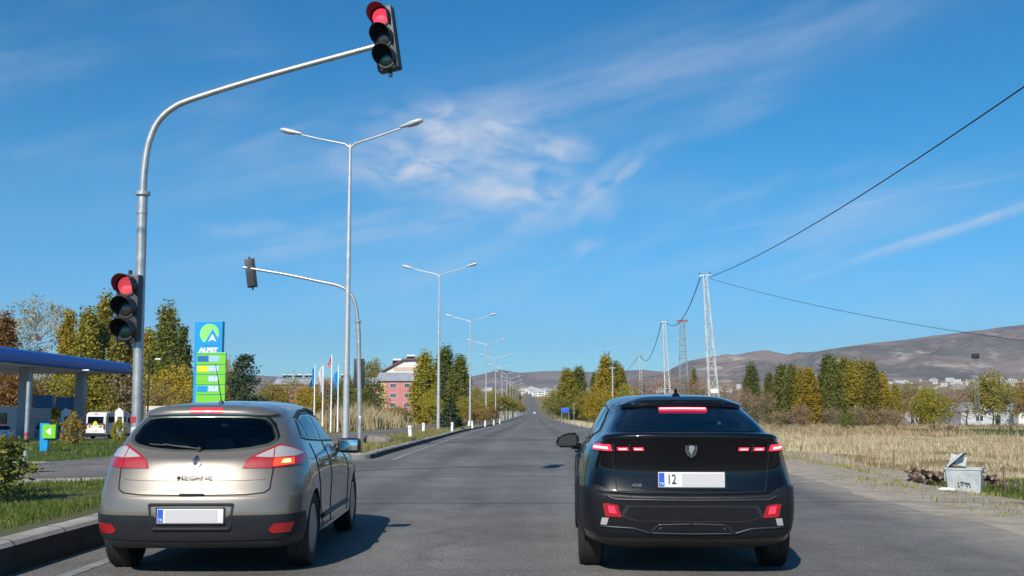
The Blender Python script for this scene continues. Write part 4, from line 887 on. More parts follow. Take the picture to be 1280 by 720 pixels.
        b = MB(); b.tube([(sd_*.80, 2.90, .935), (sd_*.92, 2.88, .935)], [.04, .028], 10); b.obj('mirror_arm', M['black_plastic'], mr)
        for ay in (.95, 3.74): wheel(root, sd_*.775, ay, .352, .215, sd_, 5)
        B.panel('headlamp', [('s', 3.85, .80), ('s', 4.2, .76), ('s', 4.22, .70), ('s', 3.9, .73)], M['lens_clear'], root, off=.006, side=sd_)
    B.panel('rear_window', [('r', 0, 1.158), ('r', .42, 1.155), ('r', .575, 1.160), ('r', .575, 1.19), ('r', .51, 1.29), ('r', .475, 1.335), ('r', .3, 1.342), ('r', 0, 1.346)], M['privacy'], root, off=.004, sym=True, step=.12)
    sp = B.panel('roof_spoiler', [('r', 0, 1.350), ('r', .32, 1.348), ('r', .43, 1.338), ('r', .50, 1.335), ('t', .52, .96), ('t', .3, .86), ('t', 0, .84)], P_, root, off=.018, depth=.02, sym=True, step=.12)
    B.panel('brake_lamp', [('r', 0, 1.318), ('r', .20, 1.316), ('r', .20, 1.338), ('r', 0, 1.340)], M['led'], sp, off=.012, sym=True)
    B.panel('led_core', [('r', 0, 1.325), ('r', .192, 1.323), ('r', .192, 1.331), ('r', 0, 1.333)], M['led_core'], sp, off=.0145, sym=True)
    B.panel('tail_lip', [('r', 0, 1.105), ('r', .62, 1.10), ('r', .70, 1.095), ('r', .68, 1.118), ('r', .60, 1.138), ('r', 0, 1.142)], P_, root, off=.010, sym=True, step=.12)
    B.panel('light_bar_panel', [('r', 0, .990), ('r', .352, .990), ('r', .358, 1.064), ('r', 0, 1.068)], M['glass'], root, off=.003, sym=True)
    B.seam('tailgate_gap', [('r', 0, .672), ('r', .58, .69), ('r', .60, .80), ('r', .62, .985)], M['seam'], root, .004, sym=True)
    B.panel('plate_recess', [('r', 0, .70), ('r', .36, .70), ('r', .40, .715), ('r', .30, .875), ('r', 0, .878)], P_, root, off=.006, sym=True)
    yp = B.ev(*B.inv(('r', 0, .78)))[0][1]
    plate(root, .52, .118, (0, yp-.022, .782), '12', smudge=(-.145, .485))
    # shield emblem with a lion's head reduced to a pale figure
    ye = B.ev(*B.inv(('r', 0, 1.02)))[0][1]
    sh = [(x*.68, y*.72) for x, y in [(-.068, .075), (-.03, .066), (0, .078), (.03, .066), (.068, .075), (.066, -.01), (.045, -.055), (0, -.085), (-.045, -.055), (-.066, -.01)]]
    Mx = Matrix.Translation((0, ye-.004, 1.015)) @ Matrix.Rotation(math.pi/2, 4, 'X')
    e_ = MB().prism(sh, Mx, .012).obj('emblem', M['badge'], root, smooth=False)
    MB().prism([(x*.86, y*.86) for x, y in sh], Mx @ Matrix.Translation((0, 0, .010)), .004).obj('emblem_field', M['black_plastic'], e_, smooth=False)
    lion = [(x*.68, y*.72) for x, y in [(-.030, .030), (-.008, .050), (.020, .046), (.040, .028), (.034, .010), (.020, .004), (.030, -.010), (.016, -.018), (.012, -.040), (-.004, -.060), (-.006, -.026), (-.022, -.036), (-.016, -.010), (-.036, -.014), (-.020, .008)]]
    MB().prism(lion, Mx @ Matrix.Translation((0, 0, .012)), .005).obj('emblem_figure', M['chrome'], e_, smooth=False)
    yb = B.ev(*B.inv(('r', .41, .73)))[0]
    text_mesh('badge_lettering', '408', .038, M['chrome'], root, (-.43, yb[1]-.016, .735), REAR, .002, sx=1.4)
    fn = MB(); bm = fn.bm; pr = [(1.02, 1.425), (1.06, 1.455), (1.13, 1.515), (1.16, 1.515), (1.19, 1.47), (1.22, 1.44)]
    fn.prism([(y, z) for y, z in pr], Matrix(((0, 0, 1, -.012), (1, 0, 0, 0), (0, 1, 0, 0), (0, 0, 0, 1))), .024, bev=.004)
    fn.lathe([(.045, 1.43), (.035, 1.455), (.012, 1.475)], 'Z', 20, (0, 1.13, 0)); fn.obj('roof_fin', P_, root)
    B.panel('windscreen', [(0, 3.4, .99), (.30, 3.36, .98), (.55, 3.2, .97), (.66, 3.0, 1.0), (.60, 2.75, 1.14), (.50, 2.56, 1.24), (.25, 2.7, 1.25), (0, 2.72, 1.26)], M['clear_win'], root, off=.003, sym=True, step=.2)
    return root
fast = build_fast()
tag(fast, 'glossy black fastback car with lit red tail lights and a plate starting 12', 'car')
fast.location = (1.235, 8.62, 0); fast.rotation_euler = (0, 0, R(-1.5))
# ------------------------------------------------------------------ signals, lamps, poles
def Gt(px, py):
    "point of the terrain seen at a photo pixel"
    d = ray(px, py); y = 5.
    lo = 3.
    while lo < 3000:
        s = lo/d.y
        if CAMH+d.z*s < T(d.x*s, lo): break
        lo *= 1.01
    s = lo/d.y; return Vector((d.x*s, lo, T(d.x*s, lo)))
M['sig_red'] = pm('lit_red_signal', (.6, .03, .06), .3, emit=(1., .05, .10), es=.95, bump=.9, bscale=60)
M['sig_red_dim'] = pm('lit_red_signal_sunlit', (.6, .06, .08), .3, emit=(1., .10, .13), es=.5, bump=.9, bscale=60)
M['sig_amber'] = pm('amber_signal_off', (.025, .027, .028), .18, coat=.5)
M['sig_green'] = pm('green_signal_off', (.005, .026, .024), .18, coat=.5)
M['signal_box'] = pm('signal_housing_dark', (.030, .033, .038), .5, var=.2, vscale=8)
M['visor'] = pm('visor', (.018, .019, .022), .5)
def signal_head(label, loc, rz=0, ry=0, red='sig_red', group='traffic signal heads'):
    r = empty('traffic_light', loc, 0, label=label, cat='traffic light', group=group); r.rotation_euler = (0, ry, rz)
    MB().box((0, .06, 0), (.36, .20, 1.04), bev=.03).box((0, .175, 0), (.22, .05, .96), bev=.015).obj('housing', M['signal_box'], r, ang=50)
    MB().cyl((0, .06, -.56), .03, .10, 'Z', 14).obj('bracket', M['black_plastic'], r); MB().cyl((0, .06, .55), .03, .08, 'Z', 14).obj('bracket', M['black_plastic'], r)
    for z, m in ((.34, red), (0, 'sig_amber'), (-.34, 'sig_green')):
        b = MB(); b.lathe([(.145, -.045), (.142, -.055), (.12, -.078), (.08, -.096), (.03, -.105), (.002, -.106)], 'Y', 32, (0, 0, z)); ln = b.obj('signal_lens', M[m], r)
        MB().lathe([(.145, -.03), (.165, -.03), (.165, -.062), (.146, -.062)], 'Y', 32, (0, 0, z)).obj('lens_ring', M['visor'], ln)
        bm = bmesh.new(); n = 26; rows_ = []
        for k in range(n+1):
            a = R(-42+264*k/n); t = k/n; dep = .045+.235*math.sin(math.pi*t)**.55
            rows_.append([bm.verts.new((rad*math.cos(a), y_, z+rad*math.sin(a))) for rad, y_ in ((.166, -.04), (.166, -.04-dep*.5), (.162, -.04-dep), (.155, -.04-dep), (.156, -.04-dep*.5), (.156, -.04))])
        for i in range(n):
            for j in range(6): bm.faces.new((rows_[i][j], rows_[i+1][j], rows_[i+1][(j+1) % 6], rows_[i][(j+1) % 6]))
        bm.faces.new(rows_[0]); bm.faces.new(rows_[-1][::-1]); bmobj('visor', bm, M['visor'], r, ang=50)
    r.scale = (.93, .93, .93)
    return r
def signal_mast(label, pts_px, y, r0, r1, collar_at, tape=False, mid=()):
    P = [W(px, py, y) for px, py in pts_px]; b = P[0]; z0 = T(b.x, y)+.0; b = Vector((b.x, y, z0))
    e = empty('signal_mast', b, 0, label=label, cat='traffic light pole', group='curved signal masts')
    Q = [p-b for p in P]; Q[0] = Vector((0, 0, .0)); ci = collar_at
    MB().tube([Q[0]]+Q[1:ci+1], r0, 16).obj('pole', M['galv'], e, ang=60)
    # smooth the upper tube
    cp = np.array([list(q) for q in Q[ci:]]); t = np.linspace(0, len(cp)-1, 9*(len(cp)-1)+1); sm = catmull(cp, t)
    MB().tube(sm, [r1*(1-.25*i/len(sm)) for i in range(len(sm))], 14).obj('curved_arm', M['galv'], e, ang=60)
    c = Q[ci]; MB().cyl(c, r0*1.5, .05, 'Z', 20).cyl(c+Vector((0, 0, -.28)), r0*1.12, .04, 'Z', 20).obj('collar', M['galv'], e)
    mb = MB(); mb.cyl((0, 0, .02), .2, .04, 'Z', 20)
    for k in range(4): mb.cyl((.14*math.cos(k*math.pi/2), .14*math.sin(k*math.pi/2), .06), .018, .06, 'Z', 6)
    mb.obj('base_plate', M['galv'], e)
    MB().box((0, -r0, .9), (r0*1.1, .02, .3), bev=.004).obj('hatch_cover', M['galv'], e)
    if tape:
        for zz in (1.16, .98):
            MB().cyl((0, 0, zz), r0+.003, .09, 'Z', 20).obj('tape_band', M['red_tape'], e, ang=60)
    return e, b
YM = 15.5
signal_mast('galvanised pole with a long curved arm over the near lane, red tape round its foot', [(167, 600), (171, 520), (176, 330), (178.5, 242), (180.5, 212), (185.5, 180), (197, 153), (216, 135), (243, 123), (330, 96), (472, 57)], YM, .071, .054, 3, True)
p = W(482, 51, YM-.1); signal_head('three-lamp signal head showing red at the tip of the near arm', (p.x, p.y-.1, p.z), R(-13), R(-8.5))
p = W(166, 386, YM); signal_head('three-lamp signal head showing red low on the near pole', (p.x-.02, p.y-.16, p.z), R(-3), R(0), 'sig_red_dim')
YM2 = 35.5
signal_mast('slim curved signal mast beyond the junction, its arm reaching left', [(450, 557), (449.2, 480), (448.3, 420), (447.3, 402), (445.6, 388), (442, 374), (434, 363), (421, 356.5), (400, 352), (360, 343.5), (304, 334)], YM2, .075, .06, 3)
p = W(312.5, 341, YM2); signal_head('signal head seen from behind at the tip of the far arm', (p.x, p.y+.14, p.z), R(180+12), R(8))
p = W(448, 466.5, YM2); signal_head('signal head seen from behind low on the far mast', (p.x, p.y+.2, p.z), R(180))

M['lamp_white'] = pm('lamp_shell', (.62, .63, .64), .35, .2, coat=.3)
M['lamp_glass'] = pm('lamp_glass', (.30, .30, .29), .2, coat=.5)
def street_lamp():
    e = empty('street_lamp'); H = 9.55
    MB().tube([(0, 0, 0), (0, 0, 3), (0, 0, 6), (0, 0, H)], [.105, .092, .072, .048], 14).obj('pole', M['lamp_steel'], e, ang=60)
    MB().cyl((0, 0, .02), .22, .04, 'Z', 18).cyl((0, 0, 2.6), .099, .05, 'Z', 18).cyl((0, 0, .12), .12, .2, 'Z', 18, r2=.105).obj('base_plate', M['lamp_steel'], e)
    for sx in (-1, 1):
        MB().tube([(0, 0, H-.12), (sx*.18, 0, H+.02), (sx*1.0, 0, H+.22), (sx*1.72, 0, H+.42)], [.042, .034, .032, .03], 10).obj('lamp_arm', M['lamp_steel'], e, ang=60)
        h = MB(); prof = [(.03, 0), (.055, .02), (.075, .12), (.11, .30), (.135, .50), (.13, .66), (.09, .77), (.01, .80)]
        h.lathe([(r_, sx*a) for r_, a in prof], 'X', 20); h.bm.transform(Matrix.Diagonal((1, 1.15, .62, 1)))
        hd = h.obj('lamp_head', M['lamp_white'], e, ang=60); hd.location = (sx*1.66, 0, H+.44); hd.rotation_euler = (0, -sx*R(14), 0)
        g = MB(); g.lathe([(.01, sx*.22), (.09, sx*.30), (.115, sx*.48), (.10, sx*.64), (.01, sx*.70)], 'X', 18); g.bm.transform(Matrix.Diagonal((1, 1.1, .45, 1)))
        gl = g.obj('lamp_glass', M['lamp_glass'], hd, ang=60); gl.location = (0, 0, -.045)
    return e
ORD = ['nearest', 'second', 'third', 'fourth', 'fifth', 'sixth', 'seventh', 'eighth', 'ninth', 'tenth', 'eleventh', 'twelfth', 'thirteenth', 'fourteenth', 'fifteenth', 'sixteenth', 'seventeenth', 'eighteenth']
lamp0 = street_lamp(); g_l = 'double-armed street lamps along the median'
for k in range(12):
    o = lamp0 if k == 0 else copy_tree(lamp0); y = 33.6+32.4*k
    o.location = (-5.85+shift(y), y, T(-5.85, y)+.1); o.rotation_euler = (0, 0, R(-13 if k < 4 else -8))
    if k == 1: o.rotation_euler = (0, 0, R(-12))
    tag(o, f'double-armed grey street lamp, {ORD[k]} along the median from the camera', 'street lamp', g_l)

# white marker posts along the far kerb
def marker(h=.52):
    e = empty('marker_post'); MB().box((0, 0, h/2), (.13, .09, h), bev=.012).obj('post', M['white_plastic'], e, ang=50)
    MB().box((0, -.048, h*.80), (.07, .006, .10)).obj('reflector', M['lens_clear'], e); return e
mk0 = marker(); first = True
for i, (px, py, lab) in enumerate([(513.3, 550.2, 'nearest the median nose, left of a bare patch'), (529.6, 542.5, 'set back on the left edge of the median'), (565.4, 540.5, 'in front of the small dark conifer'), (590.8, 535.5, 'just right of the third street lamp'), (606.3, 532.4, 'beside the brown shrubs'), (617.2, 529.8, 'next before the row of little trees'), (624.6, 528., 'at the start of the row of little trees'), (586, 532, 'close behind the third street lamp')]):
    y = [44, 56, 60, 78, 92, 106, 120, 84][i]; q = W(px, 500, y); q = Vector((q.x, y, T(q.x, y)+.13))
    o = mk0 if first else copy_tree(mk0); first = False; o.location = q; o.rotation_euler = (R(random.uniform(-3, 3)), R(random.uniform(-5, 5)), R(random.uniform(-20, 20)))
    tag(o, f'short white marker post {lab}', 'marker post', 'white posts along the far kerb')
M['boulder'] = pm('earthy_boulder', (.19, .165, .13), .9, var=.35, vscale=5, bump=.6, bscale=14)
# stones on the nose of the far median
for i, (px, py, r_, lab) in enumerate([(470, 551, .26, 'pale flat boulder on the median nose'), (476.5, 549.5, .20, 'dark boulder on the median nose beside the pale one')]):
    y = 35.0+i*1.; q = W(px, 500, y); bm = bmesh.new(); bmesh.ops.create_icosphere(bm, subdivisions=3, radius=r_)
    for v in bm.verts: n_ = 1+.35*mn.noise(v.co*3+Vector((i*5, 0, 0))); v.co = Vector((v.co.x*1.7*n_, v.co.y*n_, v.co.z*.75*n_))
    bmobj('boulder', bm, M['boulder'], ang=30, loc=(q.x, y, T(q.x, y)+.26), label=lab, cat='stone')

# lattice power poles on the right
M['pole_white'] = pm('pale_steel', (.55, .55, .53), .6, .1, var=.1)
M['wire'] = pm('black_cable', (.012, .013, .02), .6)
M['insul'] = pm('insulator', (.10, .05, .04), .3, coat=.5)
def lattice(H, wb, wt, leg=.045, n=12, arm=.9, panels=True, mat='pole_white', armh=None):
    e = empty('lattice_pole'); a = MB(); c4 = [(-1, -1), (1, -1), (1, 1), (-1, 1)]
    wz = lambda z: (wb+(wt-wb)*z/H)/2
    for sx, sy in c4: a.tube([(sx*wb/2, sy*wb/2, 0), (sx*wt/2, sy*wt/2, H)], leg, 5)
    b = a; zs = [H*(k/n)**.85 for k in range(n+1)]
    for k in range(n):
        z0, z1 = zs[k], zs[k+1]; r0, r1 = wz(z0), wz(z1)
        for i in range(4):
            p, q = c4[i], c4[(i+1) % 4]
            if k > 1 or mat != 'pole_white': b.tube([(p[0]*r0, p[1]*r0, z0), (q[0]*r1, q[1]*r1, z1)] if (k+i) % 2 else [(q[0]*r0, q[1]*r0, z0), (p[0]*r1, p[1]*r1, z1)], leg*.55, 4)
            b.tube([(p[0]*r1, p[1]*r1, z1), (q[0]*r1, q[1]*r1, z1)], leg*.7, 4)
    b.obj('lattice_frame', M[mat], e)
    if panels:
        MB().box((0, -wz(H*.30)-.03, H*.30), (wz(H*.3)*1.6, .03, .3)).obj('warning_plate', M['white_plastic'], e)
    ah = armh or H; MB().box((0, 0, ah), (arm, .12, .10), bev=.01).obj('cross_arm', M[mat], e)
    for sx in (-1, 1): MB().lathe([(.03, 0), (.06, .03), (.03, .06), (.06, .09), (.03, .12), (.05, .16)], 'Z', 10, (sx*arm*.42, 0, ah+.05 if mat == 'pole_white' else ah-.5)).obj('insulator', M['insul'], e)
    return e
tops = []
for i, (px, py, y, lab) in enumerate([(881, 344, 80, 'nearest white lattice power pole, right of the black car roof'), (830, 402, 126, 'second white lattice power pole, above the black car roof'), (800, 443, 205, 'faint farthest lattice power pole above the brown trees')]):
    t = W(px, py, y); z = T(t.x, y); q = W([895, 836, 801.5][i], 480, y)
    e = lattice(t.z-z, .80, .24, .036); e.location = (q.x, y, z); 
    e.rotation_euler = (0, math.atan2(t.x-q.x, t.z-z), 0); tops.append(Vector((t.x, y, t.z)))
    tag(e, lab, 'power pole', 'lattice power poles')
tw = W(853, 401, 350); e = lattice(tw.z-T(tw.x, 350), 3.2, 1.4, .10, 14, 5., False, 'galv', (tw.z-T(tw.x, 350))*.82); e.location = (tw.x, 350, T(tw.x, 350)); e.name = 'transmission_tower'
MB().box((0, 0, tw.z-T(tw.x, 350)), (3.4, .5, .6), bev=.05).obj('beacon_frame', pm('red_painted_steel', (.35, .05, .04), .6), e)
tag(e, 'grey tapering transmission tower with a red top far behind the power poles', 'tower')
mt = W(1219, 447, 150); Hm = mt.z-T(mt.x, 150); e = lattice(Hm, .55, .35, .018, 14, .2, False, 'galv'); e.location = (mt.x, 150, T(mt.x, 150)); e.name = 'floodlight_mast'
MB().box((0, -.1, Hm+.2), (.9, .5, .7), bev=.05).obj('lamp_box', M['black_plastic'], e); tag(e, 'thin lattice mast with a dark box on top at the right edge of the trees', 'mast')
def wire(a, b, sag, r_, lab, n=24):
    P = [a.lerp(b, k/n)-Vector((0, 0, sag*4*(k/n)*(1-k/n))) for k in range(n+1)]; o = MB().tube(P, r_, 6).obj('power_cable', M['wire'], ang=180)
    tag(o, lab, 'cable', 'overhead cables')
t1 = tops[0]+Vector((.35, 0, -.15)); wire(t1, W(1370, 46, 24), .55, .022, 'thick black cable rising from the nearest power pole to the top right')
wire(t1+Vector((0, 0, -.1)), W(1420, 442, 52), .6, .016, 'black cable dropping from the nearest power pole to the right edge')
wire(tops[0]+Vector((-.35, 0, -.2)), tops[1]+Vector((.3, 0, -.1)), 1.6, .035, 'sagging black cable between the nearest and second power poles')
wire(tops[1]+Vector((-.3, 0, -.1)), tops[2], 2.6, .04, 'sagging black cable between the second and farthest power poles')
wire(Vector((-22, 2.2, 9.1)), Vector((26, 5.4, 9.1)), .3, .020, 'overhead cable crossing the road high above the camera, casting a thin shadow line', 12)
wire(Vector((-26, 7.4, 9.2)), Vector((26, 11., 9.2)), .3, .020, 'second overhead cable crossing above the two waiting cars', 12)
wire(tops[2], W(745, 478, 420), 3., .04, 'faint cable running on from the farthest power pole', 16)
# concrete posts along the right verge
def cpost():
    e = empty('utility_post'); MB().tube([(0, 0, 0), (0, 0, 8)], [.16, .09], 8).obj('post', M['concrete'], e); MB().box((0, 0, 7.8), (1.1, .09, .09)).obj('cross_arm', M['concrete'], e); return e
cp0 = cpost()
for i, (px, top, lab) in enumerate([(766, 458, 'in front of the tall yellow poplar'), (743.6, 479, 'between the two poplar clumps'), (723.6, 485, 'at the right of the first poplar clump'), (709.5, 482.5, 'right one of the close pair behind the blue sign'), (706.5, 482, 'left one of the close pair behind the blue sign'), (693.8, 482, 'farthest up the verge')]):
    y = 1350*6.6/(506-top)*.92; y = min(y, 330); q = W(px, 500, y); o = cp0 if i == 0 else copy_tree(cp0); z = T(q.x, y)
    tz = W(px, top, y).z; o.location = (q.x, y, z); o.scale = (1, 1, (tz-z)/8); tag(o, 'pale concrete utility post '+lab, 'utility pole', 'concrete posts on the right verge')
sg = empty('road_sign', (0, 0, 0), label='small blue road sign on two posts at the right verge', cat='road sign'); q = W(706.5, 513, 150); sg.location = (q.x, 150, T(q.x, 150))
MB().box((0, 0, q.z-T(q.x, 150)), (1.1, .05, .7), bev=.01).obj('sign_panel', M['plate_blue'], sg)
for x in (-.5, .5, 1.2): MB().tube([(x, .05, 0), (x, .05, q.z-T(q.x, 150)+(.4 if x < 1 else 1.0))], .05, 8).obj('post', M['galv'], sg)
# ------------------------------------------------------------------ trees
_LS = 1.35
LM = {
 'green': leafmat('poplar_green', (.085, .10, .02), (.19, .19, .035), (.20, .18, .03)),
 'dark': leafmat('dark_green', (.062, .085, .018), (.14, .155, .032), (.08, .09, .02)),
 'olive': leafmat('olive', (.13, .125, .022), (.29, .235, .04), (.26, .20, .03)),
 'yellow': leafmat('autumn_yellow', (.20, .155, .018), (.40, .28, .022), (.12, .13, .02)),
 'ygreen': leafmat('yellow_green', (.16, .16, .02), (.32, .27, .032), (.34, .26, .03)),
 'rust': leafmat('rust_brown', (.13, .065, .022), (.24, .12, .035), (.30, .2, .04)),
 'brown': leafmat('bare_brown', (.13, .090, .060), (.21, .145, .095), (.22, .17, .07), 0, .9),
 'pale': leafmat('pale_leaf', (.19, .18, .11), (.32, .29, .18), (.36, .28, .08)),
 'conifer': leafmat('conifer', (.010, .026, .014), (.030, .055, .026), (.06, .085, .03), 0),
 'mauve': leafmat('mauve_twigs', (.17, .105, .080), (.25, .155, .12), (.20, .15, .09), 0, .9),
 'gold': leafmat('gold_shrub', (.22, .16, .04), (.36, .25, .06), (.12, .11, .03)),
}
def quads(C, size, nbias, seed, asp=1.3):
    "leaf cards: centre C (n,3), outward bias nbias (n,3)"
    rg = np.random.default_rng(seed); n = len(C); d = rg.normal(size=(n, 3)); d /= np.linalg.norm(d, axis=1)[:, None]
    nn = d*.9+nbias*.7; nn /= np.linalg.norm(nn, axis=1)[:, None]+1e-9
    t = np.cross(nn, rg.normal(size=(n, 3))); t /= np.linalg.norm(t, axis=1)[:, None]+1e-9; b = np.cross(nn, t)
    s = size*rg.uniform(.55, 1.3, n)[:, None]
    P = np.stack([C-t*s*.5*asp, C-b*s*.42+t*s*.05, C+t*s*.5*asp+nn*s*.15, C+b*s*.42], 1).reshape(-1, 3)
    return P, np.arange(4*n).reshape(n, 4)
def crown(shape, H, Wd, z0, nclump, per, rc, leaf, seed):
    rg = np.random.default_rng(seed); out = []; ob = []; cl = []
    for k in range(nclump):
        if shape == 'poplar':
            t = rg.beta(1.1, 1.25); r = Wd/2*(math.sin(math.pi*min(1, t*.80+.16))**.7)*(1-.45*t**3); a = rg.uniform(0, 2*math.pi); q = rg.uniform(.25, 1)**.6
            p = np.array([r*q*math.cos(a), r*q*math.sin(a), z0+(H-z0)*.96*t]); st = np.array([.8, .8, 2.2])
        elif shape == 'cone':
            t = rg.beta(.9, 1.5); r = Wd/2*(1-t)**.85*(1 if t > .06 else .8); a = rg.uniform(0, 2*math.pi); q = rg.uniform(.2, 1)**.5
            p = np.array([r*q*math.cos(a), r*q*math.sin(a), z0+(H-z0)*t-.08*r*q]); st = np.array([1.2, 1.2, .6])
        elif shape == 'pine':
            t = rg.beta(1.1, 1.1); r = Wd/2*(1-t)**.55; a = rg.uniform(0, 2*math.pi); q = rg.uniform(.3, 1)**.5
            p = np.array([r*q*math.cos(a), r*q*math.sin(a), z0+(H-z0)*t]); st = np.array([1.5, 1.5, .7])
        else:
            a = rg.uniform(0, 2*math.pi); u = rg.uniform(-.85, 1); q = rg.uniform(.15, 1)**.45; ring = math.sqrt(max(0, 1-u*u))
            lob = 1+.22*math.sin(3*a+seed)+.15*math.sin(5*a+2*u*3+seed*2)
            p = np.array([Wd/2*q*ring*math.cos(a)*lob, Wd/2*q*ring*math.sin(a)*lob, (z0+H)/2+(H-z0)/2*u*q]); st = np.array([1.1, 1.1, .85])
        cl.append(p); n = int(per*rg.uniform(.5, 1.5)); c = p+np.clip(rg.normal(size=(n, 3)), -1.5, 1.5)*st*rc*rg.uniform(.7, 1.2)
        out.append(c); o = p*[1, 1, 0]; o = o/(np.linalg.norm(o)+1e-6)*.8+[0, 0, .35]; ob.append(np.repeat(o[None], n, 0)*rg.uniform(.5, 1.2, n)[:, None])
    return np.concatenate(out), np.concatenate(ob), cl
_proto = {}
def tree_proto(key, shape, H, Wd, z0, nclump, per, rc, leaf, seed, trunk_r=.16, bark='bark', limbs=14, lean=0., twigs=0, white=False):
    C, O, cl = crown(shape, H, Wd, z0, nclump, per, rc, leaf, seed); P, Fq = quads(C, leaf, O, seed+5)
    cm = bpy.data.meshes.new('crown'); cm.from_pydata(P.tolist(), [], Fq.tolist())
    rg = random.Random(seed); mb = MB(); top = H*(.93 if shape in ('poplar', 'cone', 'pine') else .72); n = 7
    pts = [(lean*(k/n)*H*.2+rg.uniform(-1, 1)*.02*H*(k > 0), rg.uniform(-1, 1)*.012*H*(k > 0), top*k/n) for k in range(n+1)]
    mb.tube(pts, [trunk_r*(1.25 if k == 0 else 1)*(1-.88*k/n) for k in range(n+1)], 8)
    idx = rg.sample(range(len(cl)), min(limbs, len(cl)))
    for i in idx:
        c = cl[i]; f = max(.12, min(.9, (c[2]-.25*math.hypot(c[0], c[1])*(2.2 if shape == 'poplar' else 1))/top-.08)); k = f*n; b0 = Vector(pts[int(k)]).lerp(Vector(pts[min(n, int(k)+1)]), k-int(k))
        m_ = b0.lerp(Vector(c), .5)+Vector((0, 0, -.03*H if shape != 'poplar' else -.01*H)); r_ = trunk_r*.38*(1-f*.6)
        mb.tube([b0, m_, Vector(c)], [r_, r_*.6, r_*.18], 5, cap=False)
        for t in range(twigs):
            a = m_.lerp(Vector(c), rg.random()); mb.tube([a, a+Vector((rg.uniform(-1, 1), rg.uniform(-1, 1), rg.uniform(.2, 1.3)))*H*.07], [r_*.3, r_*.08], 3, cap=False)
    tm = bpy.data.meshes.new('trunk'); mb.bm.to_mesh(tm); mb.bm.free()
    for p in tm.polygons: p.use_smooth = True
    _proto[key] = (cm, tm, H, Wd, bark)
_cm = {}
def tree(key, leaf, x, y, z, H, Wd, label, group=None, name='tree', rz=None, cat='tree', bark=None, tilt=0):
    cm, tm, h0, w0, bk = _proto[key]
    bk = bark or bk
    def wm(me, mat, tg):
        k = (me.name, mat, tg)
        if k not in _cm:
            c = me.copy(); c.name = tg; c.materials.clear(); c.materials.append(LM[mat] if tg == 'crown' else M[mat]); _cm[k] = c
        return _cm[k]
    e = empty(name, (x, y, z), random.uniform(0, 6.3) if rz is None else rz, label=label, cat=cat, group=group)
    e.scale = (Wd/w0, Wd/w0, H/h0); e.rotation_euler[1] = tilt
    for me, mat, tg in ((cm, leaf, 'crown' if name not in ('shrub',) else 'foliage'), (tm, bk, 'trunk' if name not in ('shrub',) else 'stem')):
        o = bpy.data.objects.new(tg, wm(me, mat, 'crown' if me is cm else 'trunk')); COL.objects.link(o); o.parent = e
    return e
tree_proto('pop1', 'poplar', 14, 2.7, 1.2, 170, 56, .32, .23, 1, limbs=30)
tree_proto('pop2', 'poplar', 14, 3.0, 1.4, 160, 58, .36, .24, 2, limbs=30)
tree_proto('pop3', 'poplar', 14, 3.5, 1.0, 180, 56, .40, .24, 3, limbs=34, twigs=1)
tree_proto('rnd1', 'round', 7, 6.2, .9, 140, 52, .45, .21, 4, limbs=26)
tree_proto('rnd2', 'round', 7, 7.2, .6, 150, 52, .5, .21, 5, limbs=30, twigs=1)
tree_proto('rnd3', 'round', 7, 5.8, 1.3, 120, 44, .38, .22, 6, limbs=26)
tree_proto('spa1', 'round', 12, 8.5, 2.2, 130, 30, .46, .20, 7, trunk_r=.22, bark='bark_pale', limbs=70, twigs=3)
tree_proto('spa2', 'round', 8, 6.5, 1.2, 100, 22, .42, .16, 8, trunk_r=.14, limbs=80, twigs=3)
tree_proto('con1', 'cone', 7, 4.2, .3, 150, 36, .20, .20, 9, limbs=20)
tree_proto('pin1', 'pine', 10, 6, 1.0, 110, 50, .40, .24, 10, limbs=26)
tree_proto('shr1', 'round', 1.4, 1.5, .05, 60, 34, .12, .085, 11, trunk_r=.03, limbs=20)
tree_proto('shr2', 'round', 1.4, 1.6, .0, 60, 22, .14, .07, 12, trunk_r=.03, limbs=40, twigs=2)
tree_proto('thuja', 'poplar', 2.0, 1.1, .02, 90, 46, .07, .07, 13, trunk_r=.04, limbs=10)
tree_proto('med1', 'round', 4.2, 3.4, 1.6, 60, 34, .26, .18, 14, trunk_r=.09, limbs=12, bark='white_bark_') if False else tree_proto('med1', 'round', 4.2, 3.4, 1.6, 60, 34, .26, .18, 14, trunk_r=.09, limbs=12, bark='bark')
M['limewash'] = pm('limewashed_bark', (.58, .56, .50), .85, var=.2, vscale=8)
def T0(px, py, y): q = W(px, 500, y); return q.x, T(q.x, y)
def pt(key, leaf, px, top, wpx, y, label, group=None, name='tree', **kw):
    x, z = T0(px, 500, y); t = W(px, top, y); H = t.z-z; Wd = wpx/F*y
    return tree(key, leaf, x, y, z, H*1.0, Wd, label, group, name, **kw)
gL = 'trees behind the petrol station'
